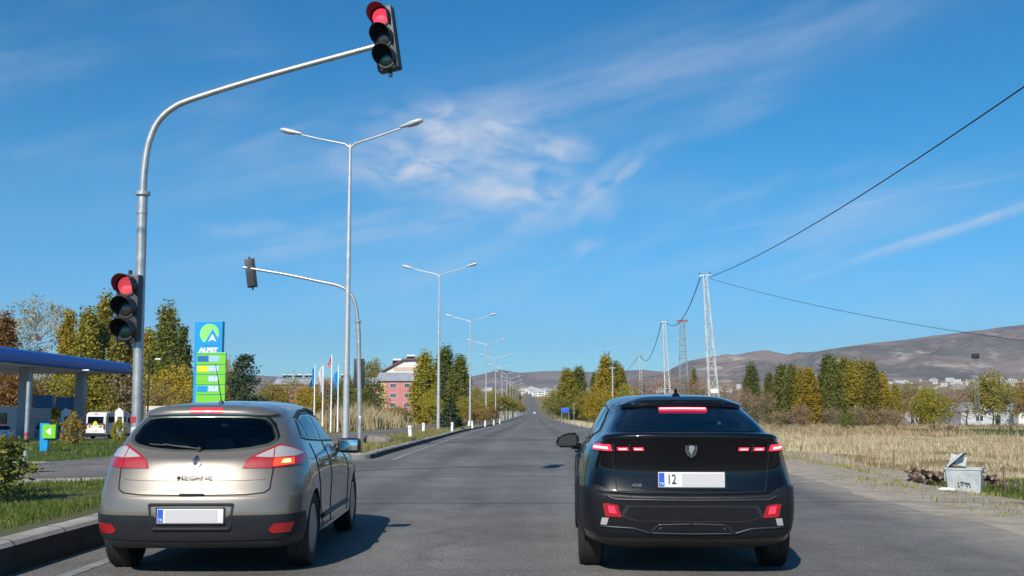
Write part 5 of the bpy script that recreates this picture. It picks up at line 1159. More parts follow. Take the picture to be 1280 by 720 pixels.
for a in [('spa1', 'pale', 45, 364, 80, 150, 'tall half-bare pale tree above the petrol canopy'),
 ('pop2', 'rust', 3, 392, 34, 140, 'rust-brown tree at the left edge above the canopy'),
 ('pop1', 'yellow', 82, 390, 27, 138, 'small narrow yellow poplar right of the pale bare tree'),
 ('pop2', 'ygreen', 106, 386, 34, 132, 'yellow-olive poplar standing behind the canopy'),
 ('pop3', 'olive', 127, 371, 38, 136, 'tallest olive-yellow poplar, left of the low signal head'),
 ('pop1', 'olive', 150, 400, 34, 128, 'olive poplar hidden partly by the low signal head'),
 ('pop2', 'yellow', 182, 412, 28, 140, 'yellowish poplar just right of the signal mast'),
 ('pop3', 'green', 206, 384, 40, 124, 'tall dark olive-green poplar between signal mast and price sign'),
 ('pop1', 'dark', 226, 410, 26, 132, 'bluish-green poplar close left of the price sign'),
 ('rnd2', 'ygreen', 118, 462, 80, 132, 'broad yellow-green tree behind the white van'),
 ('rnd1', 'rust', 12, 462, 60, 112, 'reddish tree beneath the canopy at the left edge'),
 ('rnd1', 'olive', 60, 470, 56, 118, 'olive tree seen between the canopy columns'),
 ('spa2', 'brown', 168, 452, 64, 126, 'half-bare brown tree behind the signal mast'),
 ('rnd3', 'yellow', 222, 458, 60, 105, 'golden tree left of the price sign'),
 ('spa2', 'gold', 196, 470, 60, 96, 'yellow-brown bush tree above the cream wall'),
 ('rnd3', 'gold', 284, 452, 36, 110, 'golden-brown tree right of the price sign'),
 ('pin1', 'conifer', 305, 446, 50, 92, 'dark pine right of the price sign'),
 ('spa2', 'olive', 252, 474, 60, 100, 'thin olive tree behind the price sign'),]: pt(*a[:4], a[4]*1.22, *a[5:], group=gL)
gM = 'trees before the pink building'
for a in [('spa2', 'olive', 366, 466, 56, 170, 'grey-green tree before the left end of the long building'),
 ('rnd1', 'yellow', 388, 480, 36, 150, 'orange-yellow tree behind the flagpoles'),
 ('rnd2', 'brown', 412, 474, 50, 165, 'brownish tree behind the flagpoles'),
 ('rnd1', 'dark', 437, 470, 44, 160, 'dark green tree behind the tall lamp post'),
 ('rnd2', 'dark', 460, 474, 46, 140, 'broad dark green tree left of the pink building'),
 ('rnd1', 'olive', 495, 508, 40, 130, 'low olive tree below the pink building'),
 ('rnd1', 'olive', 466, 449, 30, 420, 'round tree rising behind the long white roof'),
 ('rnd1', 'olive', 341, 478, 44, 140, 'olive tree right of the dark pine'),
 ('pop3', 'ygreen', 531, 442, 38, 135, 'yellow-green poplar left of the second street lamp'),
 ('pop3', 'dark', 556, 435, 40, 150, 'tall dark green poplar behind the second street lamp'),
 ('pop2', 'green', 575, 444, 28, 145, 'green poplar at the right of the tall clump'),
 ('con1', 'conifer', 564, 499, 38, 70, 'small dark conifer on the median behind the marker post'),
 ('rnd3', 'ygreen', 540, 488, 26, 105, 'small yellow-green tree before the tall poplars'),
 ('rnd1', 'olive', 586, 496, 36, 130, 'olive bush tree right of the tall clump'),]: pt(*a, group=gM)
gF = 'shrubs and trees along the far median'
for i, (px, top, wp, y, lf) in enumerate([(600, 507, 28, 112, 'gold'), (614, 508, 24, 135, 'rust'), (606, 503, 24, 160, 'olive'), (590, 512, 20, 100, 'rust')]):
    pt('shr2' if i % 2 else 'rnd3', lf, px, top, wp, y, ['golden shrub just behind the third street lamp', 'rust shrub before the row of little trees', 'olive shrub above the brown ones', 'small rust shrub at the foot of the third street lamp'][i], gF, 'shrub', cat='shrub')
for i in range(14):
    y = 185+26*i; x = -6.1+shift(y)+random.uniform(-.3, .3)
    tree('med1', ['olive', 'green', 'ygreen'][i % 3], x, y, T(x, y)+.1, random.uniform(3.8, 4.6)*1.05, random.uniform(3.4, 4.2), 'little round tree with a whitewashed trunk in the row on the far median', 'little median trees', 'tree', bark='limewash')
for i, (px, top, wp, y) in enumerate([(615, 488, 26, 300), (628, 484, 26, 380), (640, 481, 24, 460), (603, 486, 22, 330), (596, 483, 26, 420)]):
    pt(['rnd1', 'spa2'][i % 2], ['olive', 'brown'][i % 2], px, top, wp, y, ['olive tree far left of the road, below the hills', 'brown tree far left of the road', 'distant olive tree nearest the vanishing road', 'brown tree beyond the golden shrubs', 'distant olive tree right of the tall clump'][i], 'distant trees left of the road')
gR = 'trees right of the road'
for a in [('pop2', 'ygreen', 709, 461, 26, 215, 'yellowish poplar, first of the clump right of the road'),
 ('pop3', 'green', 723, 460, 32, 225, 'green poplar beside the first yellowish one'),
 ('rnd1', 'olive', 735, 487, 30, 200, 'low olive tree right of the first poplar clump'),
 ('rnd1', 'olive', 690, 487, 24, 300, 'low olive tree nearest the road far off'),
 ('rnd1', 'green', 700, 497, 30, 190, 'rounded green bush by the blue sign'),
 ('pop1', 'dark', 743, 467, 14, 260, 'small dark poplar between the two clumps'),
 ('pop3', 'yellow', 757, 445, 30, 180, 'tall yellow poplar left of the black car roof'),
 ('pop2', 'green', 770, 452, 24, 190, 'green poplar right of the tall yellow one'),
 ('pop1', 'olive', 777, 460, 20, 185, 'thin olive poplar above the black car roof'),
 ('rnd2', 'yellow', 752, 489, 44, 165, 'low golden tree at the foot of the tall yellow poplar'),
 ('rnd1', 'ygreen', 783, 480, 30, 170, 'yellow-green bush tree right of the tall poplars'),
 ('spa2', 'mauve', 806, 467, 40, 200, 'reddish bare tree left of the second power pole'),
 ('spa2', 'mauve', 832, 464, 44, 215, 'reddish bare tree behind the second power pole'),
 ('spa2', 'brown', 860, 467, 44, 205, 'brown bare tree behind the transmission tower'),
 ('spa2', 'mauve', 880, 470, 36, 190, 'mauve bare tree behind the nearest power pole'),
 ('pop1', 'green', 868, 462, 14, 250, 'small green poplar left of the nearest power pole'),
 ('spa2', 'brown', 908, 473, 46, 160, 'brown bare tree right of the black car roof'),
 ('spa2', 'mauve', 928, 482, 40, 140, 'low mauve thicket right of the black car roof'),
 ('pop3', 'dark', 940, 456, 26, 210, 'dark green pointed tree before the mountain foot'),
 ('pop1', 'green', 962, 467, 18, 200, 'short green tree left of the poplar row'),
 ('spa2', 'brown', 955, 488, 40, 150, 'brown thicket left of the poplar row'),]: pt(*a, group=gR)
gP = 'poplar row in the field'
row = [(979, 457, 22, 'green', 'first green poplar of the field row'), (993, 456, 20, 'dark', 'second poplar of the field row, mid green'), (1004, 462, 18, 'yellow', 'bright yellow poplar, left of the yellow pair'), (1016, 461, 20, 'yellow', 'bright yellow poplar, right of the yellow pair'),
 (1033, 444, 24, 'dark', 'tallest dark green poplar of the field row'), (1044, 449, 22, 'dark', 'green poplar just right of the tallest dark one'), (1056, 448, 22, 'green', 'olive-green poplar, second to the right of the tallest dark one'), (1068, 450, 22, 'olive', 'yellow-green poplar in the right half of the field row'),
 (1080, 451, 22, 'olive', 'olive poplar with sunlit trunk in the right half'), (1091, 453, 20, 'green', 'olive poplar directly left of the shorter pale-yellow one'), (1102, 466, 20, 'yellow', 'shorter pale-yellow poplar ending the row'), (1118, 481, 14, 'ygreen', 'small slim yellow-green poplar apart from the row')]
for i, (px, top, wp, lf, lab) in enumerate(row):
    y = 175+random.uniform(-8, 8)
    pt(['pop1', 'pop2', 'pop3'][i % 3], {'dark': 'green', 'green': 'olive', 'olive': 'ygreen'}.get(lf, lf) if i % 4 else lf, px, top, wp*1.25, y, lab, gP, bark='bark_pale', tilt=R(random.uniform(-3, 1)))
for i, (px, top, wp, y, lf, lab) in enumerate([(1000, 505, 34, 145, 'mauve', 'reddish thicket under the yellow poplar pair'), (1040, 508, 30, 150, 'brown', 'grey-brown thicket under the tallest poplar'), (1075, 505, 34, 150, 'brown', 'brown thicket under the olive poplars'), (975, 512, 30, 130, 'brown', 'brown thicket at the left foot of the poplar row'), (1105, 508, 34, 140, 'brown', 'brown thicket under the last yellow poplar'), (1058, 515, 18, 120, 'dark', 'small dark green bush before the poplar row'), (1120, 512, 36, 150, 'mauve', 'low mauve thicket by the grey shed')]):
    pt('spa2' if i != 5 else 'shr1', lf, px, top, wp, y, lab, 'thickets in the field', 'shrub', cat='thicket')
for a, kw in [(('rnd1', 'ygreen', 1166, 484, 44, 120, 'yellow-green willow on a dark leaning trunk'), dict(tilt=R(5))),
 (('spa2', 'brown', 1146, 478, 46, 190, 'brown tree behind the willow'), {}), (('spa2', 'mauve', 1186, 482, 48, 150, 'mauve-brown tree right of the willow'), {}), (('spa2', 'brown', 1208, 475, 44, 170, 'brown tree left of the thin lattice mast'), {}),
 (('rnd3', 'olive', 1240, 466, 50, 160, 'olive tree before the white greenhouse'), {}), (('spa2', 'olive', 1262, 474, 44, 150, 'thin olive tree near the right edge'), {}), (('rnd1', 'rust', 1284, 474, 36, 175, 'rust-coloured tree cut by the right edge'), {}),
 (('spa2', 'green', 1246, 459, 22, 165, 'small green treetop above the olive tree'), {}), (('rnd1', 'olive', 1140, 478, 30, 200, 'olive tree left of the willow'), {}), (('rnd1', 'dark', 1130, 488, 26, 220, 'dark bush tree beside the grey shed'), {})]: pt(*a, group='trees at the right', **kw)
gB = 'trees closing the view'
for i in range(16):      # a broken belt further back on both sides
    side = i % 2; px = (list(range(-160, 330, 62)) if side == 0 else list(range(1150, 1640, 62)))[i//2]
    y = random.uniform(210, 260); x, z = T0(px, 500, y); tree(['rnd1', 'rnd2', 'spa2'][i % 3], ['olive', 'brown', 'ygreen'][i % 3], x, y, z, random.uniform(6.5, 9), random.uniform(8, 11), ['broad tree', 'brown tree', 'yellowing tree'][i % 3]+(' in the belt far behind the petrol station' if side == 0 else ' in the belt beyond the right-hand field'), gB+(' at left' if side == 0 else ' at right'))
for i, (key, lf, px, top, wp, y, lab) in enumerate([('thuja', 'gold', 93, 517, 30, 40, 'brownish cypress bush right of the blue and green sign'), ('thuja', 'ygreen', 150, 524, 20, 46, 'small round yellow-green thuja beside the white van'),]):
    pt(key, lf, px, top, wp, y, lab, None, 'shrub', cat='bush')
x, y = -6.42, 12.6; tree('shr1', 'green', x, y, .23, .82, 1.05, 'dark green bush with yellow tips on the near median at the left edge', None, 'shrub', cat='bush')
tree('shr1', 'dark', -7.1, 13.6, .23, .75, 1.1, 'darker bush behind the one at the left edge', None, 'shrub', cat='bush')

# ------------------------------------------------------------------ grass and weeds (nobody could count them)
def blades(name, pts, h, wd, mat, seed, lean=.35, per=5, spread=.12):
    rg = np.random.default_rng(seed); n = len(pts)*per; B = np.repeat(np.array(pts), per, 0)+np.concatenate([rg.normal(size=(n, 2))*spread, np.zeros((n, 1))], 1)
    a = rg.uniform(0, 2*np.pi, n); hh = h*rg.uniform(.5, 1.25, n)*np.array([.55+1.1*max(0, .5+mn.noise((b[0]*.35, b[1]*.25, 4.))) for b in B]); w2 = wd*rg.uniform(.6, 1.3, n)/2; l = rg.normal(size=(n, 2))*lean*hh[:, None]
    d = np.stack([np.cos(a), np.sin(a), 0*a], 1)*w2[:, None]; mid = B+np.concatenate([l*.35, (hh*.6)[:, None]], 1); tip = B+np.concatenate([l, hh[:, None]], 1)
    P = np.stack([B-d, B+d, mid+d*.8, mid-d*.8, tip], 1).reshape(-1, 3); k = np.arange(n)*5
    Fc = [(i, i+1, i+2, i+3) for i in k.tolist()]+[(i+3, i+2, i+4) for i in k.tolist()]
    return pydata(name, P, Fc, mat, kind='stuff')
G1 = leafmat('green_blades', (.045, .085, .012), (.095, .13, .022), (.22, .19, .06), .3)
G2 = leafmat('straw_blades', (.34, .27, .14), (.52, .43, .26), (.26, .19, .09), .3)
G2b = leafmat('field_straw', (.34, .285, .17), (.52, .45, .29), (.24, .19, .11), .3)
G3 = leafmat('mixed_blades', (.14, .13, .035), (.32, .27, .11), (.08, .11, .02), .3)
G4 = leafmat('weed_stalks', (.20, .145, .085), (.34, .26, .15), (.40, .32, .18), .1)
def scatter(n, x0, x1, y0, y1, seed, keep=lambda x, y: 1, zf=None, pw=1.):
    rg = np.random.default_rng(seed); o = []
    while len(o) < n:
        x = rg.uniform(x0, x1); y = y0+(y1-y0)*rg.random()**pw
        if rg.random() < keep(x, y): o.append((x, y, (zf or T)(x, y)))
    return o
nm = lambda x, y, s=.6, o=0: mn.noise((x*s, y*s, o))
blades('turf_blades', scatter(9000, -12, -4.85, 9.5, 16.5, 1, lambda x, y: (y < 16.3-max(0, -x-6.2)*.44)*min(1, .75+nm(x, y)), lambda x, y: .225), .07, .008, G1, 2, per=5, spread=.05)
blades('median_grass', scatter(5000, -6.4, -4.45, 27.5, 95, 3, lambda x, y: (x < KX(y)-.2)*(.55+nm(x, y)), lambda x, y: T(x, y)+.13, 1.5), .13, .014, G3, 4, per=6, spread=.08)
blades('lot_grass', scatter(7000, -38, -9.5, 23, 80, 5, lambda x, y: max(0, 1-zone(x, y)[0]*1.3)*(.5+nm(x, y))*(x < -9.6 if y < 28 else x < -11.3), None, 1.6), .10, .018, G1, 6, per=5, spread=.12)
blades('reeds', scatter(1500, -20, -11.6, 72, 100, 7, lambda x, y: .2+1.6*nm(x, y, .35)), 1.1, .05, G2, 8, per=7, lean=.22, spread=.22)
def dens(x, y):
    e = x-(10.6+.10*(y-10)); k = 0 if e < -.2 else min(1, (e+.2)/1.2)
    if 19.8 < y < 26.5 and x > 8.8: k = 0
    return k*(.42+1.6*nm(x, y, .22)+.5*nm(x, y, 1.2, 5))
blades('dry_grass', scatter(15000, 9.5, 78, 26.5, 95, 9, lambda x, y: dens(x, y)*(x < 8+y*.62), None, 1.25), .19, .024, G2b, 10, per=7, lean=.3, spread=.18)
blades('tall_weeds', scatter(1100, 10.5, 70, 40, 100, 11, lambda x, y: (nm(x, y, .22, 3) > .12)*(x < 8+y*.62), None, 1.2), .5, .025, G4, 12, per=6, lean=.25, spread=.22)
blades('far_scrub', scatter(5000, 14, 150, 90, 190, 13, lambda x, y: (x < 8+y*.62)*(.5+nm(x, y, .1))*(zone(x, y)[1] < .9), None), .55, .07, G4, 14, per=5, lean=.35, spread=.6)
blades('verge_grass', scatter(2600, 5.2, 13, 9, 60, 15, lambda x, y: max(0, .25+nm(x, y, .9, 2)*1.3)*(not 20.5 < y < 25.5)*(x > 5.6), None, 1.3), .07, .014, G3, 16, per=5, spread=.09)
blades('green_verge_grass', scatter(2200, 11, 26, 25.6, 31, 17, lambda x, y: .8+nm(x, y), None), .14, .02, G1, 18, per=6, spread=.12)
blades('right_verge_far_grass', scatter(5000, 5, 26, 55, 230, 19, lambda x, y: .6+nm(x, y, .2), None, 1.2), .30, .04, G2b, 20, per=6, lean=.3, spread=.4)
# ------------------------------------------------------------------ buildings
M['pink'] = pm('pink_render', (.52, .20, .19), .85, var=.08, vscale=.3)
M['yellow_wall'] = pm('yellow_render', (.62, .48, .20), .85, var=.05)
M['white_wall'] = pm('white_render', (.72, .70, .66), .85, var=.05, vscale=.5)
M['peach_wall'] = pm('peach_render', (.60, .44, .34), .85, var=.05)
M['metal_roof'] = pm('pale_metal_roof', (.50, .51, .52), .45, .3, var=.15, vscale=.4)
M['red_roof'] = pm('brown_red_roof', (.20, .075, .065), .7, var=.15)
M['win_glass'] = pm('window_glass', (.03, .04, .05), .08, coat=.5)
M['win_frame'] = pm('window_frame', (.75, .75, .74), .5)
M['solar'] = pm('solar_panel', (.012, .016, .03), .15, coat=.5)
def window(parent, c, w_, h, n=2, mat='win_glass', name='window', face=0):
    "a framed window set 3 cm proud, facing -Y (face 0) or +X (face 1)"
    f = empty(name, c); f.parent = parent; f.rotation_euler = (0, 0, face*math.pi/2)
    m = MB()
    for s_ in (-1, 1): m.box((s_*w_/2, 0, 0), (.10, .10, h+.10)).box((0, 0, s_*h/2), (w_-.1, .10, .10))
    for k in range(1, n): m.box((-w_/2+w_*k/n, 0, 0), (.07, .10, h-.1))
    MB().box((0, .03, 0), (w_-.08, .03, h-.08)).obj('pane', M[mat], f)
    fr = m.obj('frame', M['win_frame'], f, smooth=False); return f
def solar(parent, c, s_=1.):
    e = empty('solar_heater', c); e.parent = parent
    MB().box((0, 0, .8*s_), (2.2*s_, .08, 1.7*s_), rot=Matrix.Rotation(-.8, 3, 'X')).obj('panel', M['solar'], e); MB().cyl((0, .7*s_, 1.5*s_), .3*s_, 2.2*s_, 'X', 12).obj('tank', M['white_wall'], e)
yb = 375; xa, xb = W(343, 500, yb).x, W(517.5, 500, yb).x; zb = T(-60, yb)-1; ze = W(500, 476.5, yb).z; zr = W(500, 465, yb).z
bl = empty('apartment_building', (xb, yb, zb), 0, label='long pink apartment block with a pale metal roof and a yellow strip', cat='building'); Lb, Hb, Db = xb-xa, ze-zb, 13.
MB().box((-4.9, Db/2, Hb/2), (9.8, Db, Hb)).obj('pink_wall', M['pink'], bl, smooth=False)
MB().box((-10.75, Db/2+.1, Hb/2), (1.9, Db, Hb)).obj('yellow_wall', M['yellow_wall'], bl, smooth=False)
MB().box((-11.7-(Lb-11.7)/2, Db/2, Hb/2-.6), (Lb-11.7, Db, Hb-1.2)).obj('wing_wall', M['pink'], bl, smooth=False)
r = MB(); bm = r.bm
for x0, x1, z_, rise in ((-13.2, .7, Hb, zr-ze), (-Lb-.6, -13.2, Hb-1.2, zr-ze-.6)):
    v = [bm.verts.new(p) for p in [(x0, -.7, z_+.06), (x1, -.7, z_+.06), (x1, Db+.7, z_+.06), (x0, Db+.7, z_+.06), (x0+(.0), Db/2, z_+rise), (x1-2.2*(x1 > 0), Db/2, z_+rise)]]
    for f in ((0, 1, 5, 4), (2, 3, 4, 5), (1, 2, 5), (3, 0, 4), (3, 2, 1, 0)): bm.faces.new([v[i] for i in f])
rf = r.obj('roof', M['metal_roof'], bl, smooth=False)
seams = MB()
for k in range(26): x = -13+.55*k; seams.box((x-.0, Db*.25-.35, (Hb+zr-zb)/2+.09), (.07, math.hypot(Db/2+.7, zr-ze), .07), rot=Matrix.Rotation(math.atan2(zr-ze, Db/2+.7), 3, 'X')) if x < -1.5 else None
seams.obj('roof_seams', M['metal_roof'], rf, smooth=False)
for i, zz in enumerate((Hb-1.5, Hb-4.9, Hb-8.2, Hb-11.4)):
    if zz > 0:
        for x in (-7.3, -2.4): window(bl, (x, -.05, zz), 2.1, 1.5, 3)
        window(bl, (-12.9, -.05, zz), 1.7, 1.5, 2)
        for x in (-18, -24, -30, -36, -42): window(bl, (x, -.05, zz-.9), 1.8, 1.4, 2)
for i, px in enumerate((351, 357, 366, 371, 379, 385, 425, 431)): q = W(px, 470, yb); solar(bl, (q.x-xb, 6.0, Hb+1.4), .65)
y2 = 432; xa, xb2 = W(476, 500, y2).x, W(524, 500, y2).x; z2 = T(-60, y2)-1; h2 = W(500, 462, y2).z-z2; hr = W(500, 450, y2).z-z2
b2 = empty('hillside_building', (xb2, y2, z2), 0, label='white building with a brown-red sloping roof behind the pink block', cat='building'); L2 = xb2-xa
MB().prism([(-L2, 0), (0, 0), (0, hr), (-L2*.42, hr-.3), (-L2, h2-1.5)], Matrix.Rotation(math.pi/2, 4, 'X') @ Matrix.Translation((0, 0, -12)), 12).obj('wall', M['white_wall'], b2, smooth=False)
MB().box((-L2*.34, -.06, hr-3.6), (L2*.66, .12, 1.5)).obj('peach_band', M['peach_wall'], b2, smooth=False)
rr = MB(); rr.prism([(-L2-.8, h2-1.6), (-L2-.8, h2-1.1), (-L2*.42, hr+.5), (.9, hr+.75), (.9, hr+.1), (-L2*.42, hr-.2)], Matrix.Rotation(math.pi/2, 4, 'X') @ Matrix.Translation((0, 0, -12.8)), 13.8); rr.obj('roof', M['red_roof'], b2, smooth=False)
for x in (-L2*.62, -L2*.25): solar(b2, (x, 3, hr-.4-(1.6 if x < -L2*.4 else 0)), 1.5)
# sheds and greenhouse on the right
def shed(px0, px1, top, y, mat, roof, lab, name='shed', cat='shed', arch=False):
    a, b = W(px0, 500, y), W(px1, 500, y); z = T(a.x, y); H = W(px0, top, y).z-z; w_ = b.x-a.x
    e = empty(name, ((a.x+b.x)/2, y, z), 0, label=lab, cat=cat)
    MB().box((0, 3, H*.33), (w_, 6, H*.66)).obj('wall', M[mat], e, smooth=False)
    pr = [(-w_/2-.2, H*.66+.01), (w_/2+.2, H*.66+.01), (w_/2*.72, H*.9), (w_*.2, H), (-w_*.2, H), (-w_/2*.72, H*.9)] if arch else [(-w_/2-.3, H*.66+.01), (w_/2+.3, H*.66+.01), (w_/2, H*.74), (0, H), (-w_/2, H*.74)]
    MB().prism(pr, Matrix.Rotation(math.pi/2, 4, 'X') @ Matrix.Translation((0, 0, -6.2)), 6.4).obj('roof', M[roof], e, smooth=False)
    MB().box((w_*.2, -.03, H*.27), (w_*.10, .06, H*.5)).obj('door', M['win_glass'], e, smooth=False); window(e, (-w_*.15, -.04, H*.38), min(2.5, w_*.15), H*.25, 2)
M['film'] = pm('greenhouse_film', (.50, .53, .54), .4, var=.08)
shed(1200, 1266, 503, 182, 'film', 'film', 'long whitish greenhouse behind the olive tree at right', 'greenhouse', 'greenhouse', True)
shed(1119, 1148, 498, 210, 'concrete', 'metal_roof', 'small grey shed left of the willow'); shed(1272, 1300, 502, 200, 'white_wall', 'metal_roof', 'white shed cut by the right edge')
# the town below the hills
def house(w_, d, h, mat, roof, floors, cols):
    e = empty('town_house'); MB().box((0, 0, h/2), (w_, d, h)).obj('wall', M[mat], e, smooth=False)
    if roof: MB().prism([(-w_/2-.5, h+.02), (w_/2+.5, h+.02), (0, h+w_*.18)], Matrix.Rotation(math.pi/2, 4, 'X') @ Matrix.Translation((0, 0, -d/2-.5)), d+1).obj('roof', M[roof], e, smooth=False)
    else: MB().box((0, 0, h+.2), (w_+.4, d+.4, .4)).obj('roof', M['concrete'], e, smooth=False)
    for i in range(floors): MB().box((0, -d/2-.05, h*(i+.55)/floors), (w_*.86, .12, h/floors*.34)).obj('window_row', M['win_glass'], e, smooth=False)
    return e
protos = [house(16, 12, 9, 'white_wall', 'metal_roof', 3, 4), house(24, 14, 14, 'white_wall', None, 4, 6), house(14, 10, 7, 'peach_wall', 'red_roof', 2, 3), house(34, 14, 10, 'white_wall', 'metal_roof', 3, 8)]
used = set(); rnd = random.Random(4)
def town(px, y, k, lab, grp, sc=1.):
    q = W(px, 500, y); o = protos[k] if k not in used else copy_tree(protos[k], None, _kd); used.add(k)
    o.location = (q.x, y, T(q.x, y)-.5); o.rotation_euler = (0, 0, R(rnd.uniform(-30, 30))); o.scale = (sc,)*3; tag(o, lab, 'house', grp)
_kd = {}
for c in bpy.data.objects:
    if c.parent: _kd.setdefault(c.parent.name, []).append(c)
for i in range(46): px = 1086+200*((i+rnd.uniform(-.9, .9))/46); town(px, rnd.uniform(2200, 3100), rnd.choice([0, 1, 2, 3, 0, 2]), 'tiny pale house of the far town on the rise under the mountain', 'far town houses at the right', rnd.uniform(.42, .8)*(1.2 if px > 1180 else .8))
for i in range(26): px = 590+200*((i+rnd.uniform(-.4, .4))/26); town(px, rnd.uniform(2100, 2900), rnd.choice([0, 1, 3, 0, 2]), 'tiny pale house of the town beyond the end of the road', 'town houses beyond the road', rnd.uniform(.5, .85))
for i, (px, y) in enumerate([(683, 1950), (689, 1850), (676, 2000), (694, 2000), (670, 2250), (650, 2300), (643, 2100), (735, 2300), (738, 2150), (785, 2200), (778, 2250)]): town(px, y, [3, 1, 3, 1][i % 4], 'larger pale building of the town at the end of the road', 'larger white town buildings', .9)
for i in range(10): town(900+rnd.uniform(-90, 120), rnd.uniform(2300, 2800), rnd.choice([0, 2, 1]), 'tiny house at the foot of the mountain left of the poplar row', 'far houses at the mountain foot', .9)
for k in range(4):
    if k not in used: bpy.data.objects.remove(protos[k])

# ------------------------------------------------------------------ petrol station
M['blue_fascia'] = pm('blue_fascia', (.02, .15, .58), .5)
M['soffit'] = pm('ribbed_soffit', (.80, .80, .78), .6)
M['column'] = pm('grey_cladding', (.33, .36, .40), .5, .2, var=.08)
M['sign_blue'] = pm('sign_blue', (.004, .27, .62), .4, coat=.2)
M['sign_green'] = pm('sign_green', (.17, .55, .022), .4, coat=.2)
M['logo_green'] = pm('logo_green', (.24, .72, .17), .4)
M['sign_white'] = pm('sign_white', (.82, .84, .84), .4)
M['sign_yellow'] = pm('sign_yellow', (.72, .68, .03), .4)
M['disp'] = pm('price_display', (.30, .52, .66), .4)
M['disp_dark'] = pm('price_panel_blue', (.01, .14, .35), .4)
M['forecourt'] = asphalt('forecourt_asphalt', (.15, .145, .135), False, 11.)
cz = 5.15; st = empty('petrol_station', (-37, 84, T(-37, 84)), 0, label='petrol station with a blue-edged white canopy on grey columns', cat='petrol station'); sz = T(-37, 84)
a, b = Vector((-34.2, 62)), Vector((-37.3, 98.5)); ang = math.atan2(b.y-a.y, b.x-a.x)-math.pi/2
def loc(p): return (p[0]+37, p[1]-84, p[2]-sz)
canv = MB(); L_ = (b-a).length; mid = (a+b)/2; ux = Vector((math.cos(ang), math.sin(ang))); W_ = 15.
cen = mid-ux*W_/2
MB().box(loc((cen.x, cen.y, cz-.48)), (W_-.5, L_-.5, .7), rz=ang).obj('canopy_deck', M['soffit'], st, smooth=False)
f = MB(); prof = [(0, -.98), (.16, -.96), (.28, -.80), (.32, -.5), (.28, -.2), (.16, -.03), (0, 0), (-.2, 0), (-.2, -.98)]
for (c, l, rz_) in (((mid.x, mid.y), L_, ang), ((cen.x+(b-a).x/2, cen.y+(b-a).y/2), W_, ang+math.pi/2), ((cen.x-(b-a).x/2, cen.y-(b-a).y/2), W_, ang-math.pi/2)):
    Mx = Matrix.Translation(loc((c[0], c[1], cz))) @ Matrix.Rotation(rz_, 4, 'Z') @ Matrix.Rotation(math.pi/2, 4, 'X') @ Matrix.Translation((0, 0, -l/2))
    MB().prism(prof, Mx, l).obj('fascia', M['blue_fascia'], st, ang=50)
sf = MB()
for k in range(44): t = -L_/2+.6+k*(L_-1.2)/43; c = cen+(b-a).normalized()*t; sf.box(loc((c.x, c.y, cz-.9)), (W_-.6, .35, .14), rz=ang)
sf.obj('soffit_rib', M['soffit'], st, smooth=False, kind='stuff')
for (x, y) in ((-37.9, 80), (-38.8, 92), (-46.5, 80), (-47, 92)):
    z = T(x, y); MB().box(loc((x, y, (z+cz-.8)/2)), (.75, .75, cz-.8-z), bev=.04).obj('column', M['column'], st)
for (x, y) in ((-38.2, 83.8), (-38.4, 88.2)):
    z = T(x, y); p_ = empty('fuel_pump', loc((x, y, z))); p_.parent = st
    MB().box((0, 0, 1.0), (1.1, .6, 2.0), bev=.05).obj('cabinet', M['column'], p_); MB().box((0, -.32, 1.45), (.8, .05, .5), bev=.01).obj('screen', M['win_glass'], p_); MB().box((0, 0, 3.3), (1.5, .4, 1.0), bev=.05).obj('top_sign', M['disp_dark'], p_)
    for s_ in (-.35, .35): MB().tube([(s_, -.36, 1.0), (s_, -.42, .5), (s_*.7, -.45, .8), (s_*.6, -.4, 1.7)], .025, 6).obj('hose', M['black_plastic'], p_)
MB().box(loc((-38.3, 86, T(-38, 86)+.08)), (1.6, 9, .16), bev=.02).obj('pump_island', M['concrete'], st)
poly_sheet('forecourt', [(-33, 56), (-26, 62), (-30, 100), (-33, 118), (-60, 118), (-62, 56)], .03, M['forecourt'], 3.)
MB().box(loc((-55, 104, T(-55, 104)+1.6)), (14, 6, 3.2)).obj('shop_wall', M['column'], st, smooth=False); MB().box(loc((-54, 100.95, T(-55, 104)+1.5)), (9, .1, 2.2)).obj('shop_window', M['win_glass'], st, smooth=False)
# price totem
yt = 67; tz = T(-20.3, yt); tt = empty('price_sign', (-20.3, yt, tz), R(-4), label='tall blue and green petrol price sign reading ALPET behind the beige car', cat='sign')
zt = W(260, 401.5, yt).z-tz; zg = W(260, 442.5, yt).z-tz
MB().box((-.08, .25, zt/2), (1.78, .40, zt), bev=.02).obj('blue_tower', M['sign_blue'], tt, smooth=False)
MB().box((.20, -.02, (zg+.3)/2+.1), (1.86, .16, zg-.3), bev=.02).obj('green_panel', M['sign_green'], tt, smooth=False)
lc = zt-.78; fr = .05
circ = [(.62*math.cos(R(t)), .62*math.sin(R(t))) for t in range(0, 360, 12)]
up = Matrix.Rotation(math.pi/2, 4, 'X')
lg = MB().prism(circ, Matrix.Translation((-.02, fr, lc)) @ up, .012).obj('logo_disc', M['logo_green'], tt, smooth=False)
MB().prism([(-.34, -.66), (.20, .30), (.66, -.42), (.66, -.75), (-.34, -.75)], Matrix.Translation((-.02, fr-.013, lc)) @ up, .006).obj('logo_peak', M['sign_blue'], lg, smooth=False)
MB().prism([(-.06, -.50), (.20, -.02), (.46, -.50), (.20, -.36)], Matrix.Translation((-.02, fr-.020, lc)) @ up, .006).obj('logo_arrow', M['sign_white'], lg, smooth=False)
text_mesh('lettering', 'ALPET', .36, M['sign_white'], tt, (-.06, fr-.006, zg+.24), REAR, .006, bold=.022, sx=1.18)
rowh = (W(260, 442.5, yt).z-W(260, 455, yt).z)
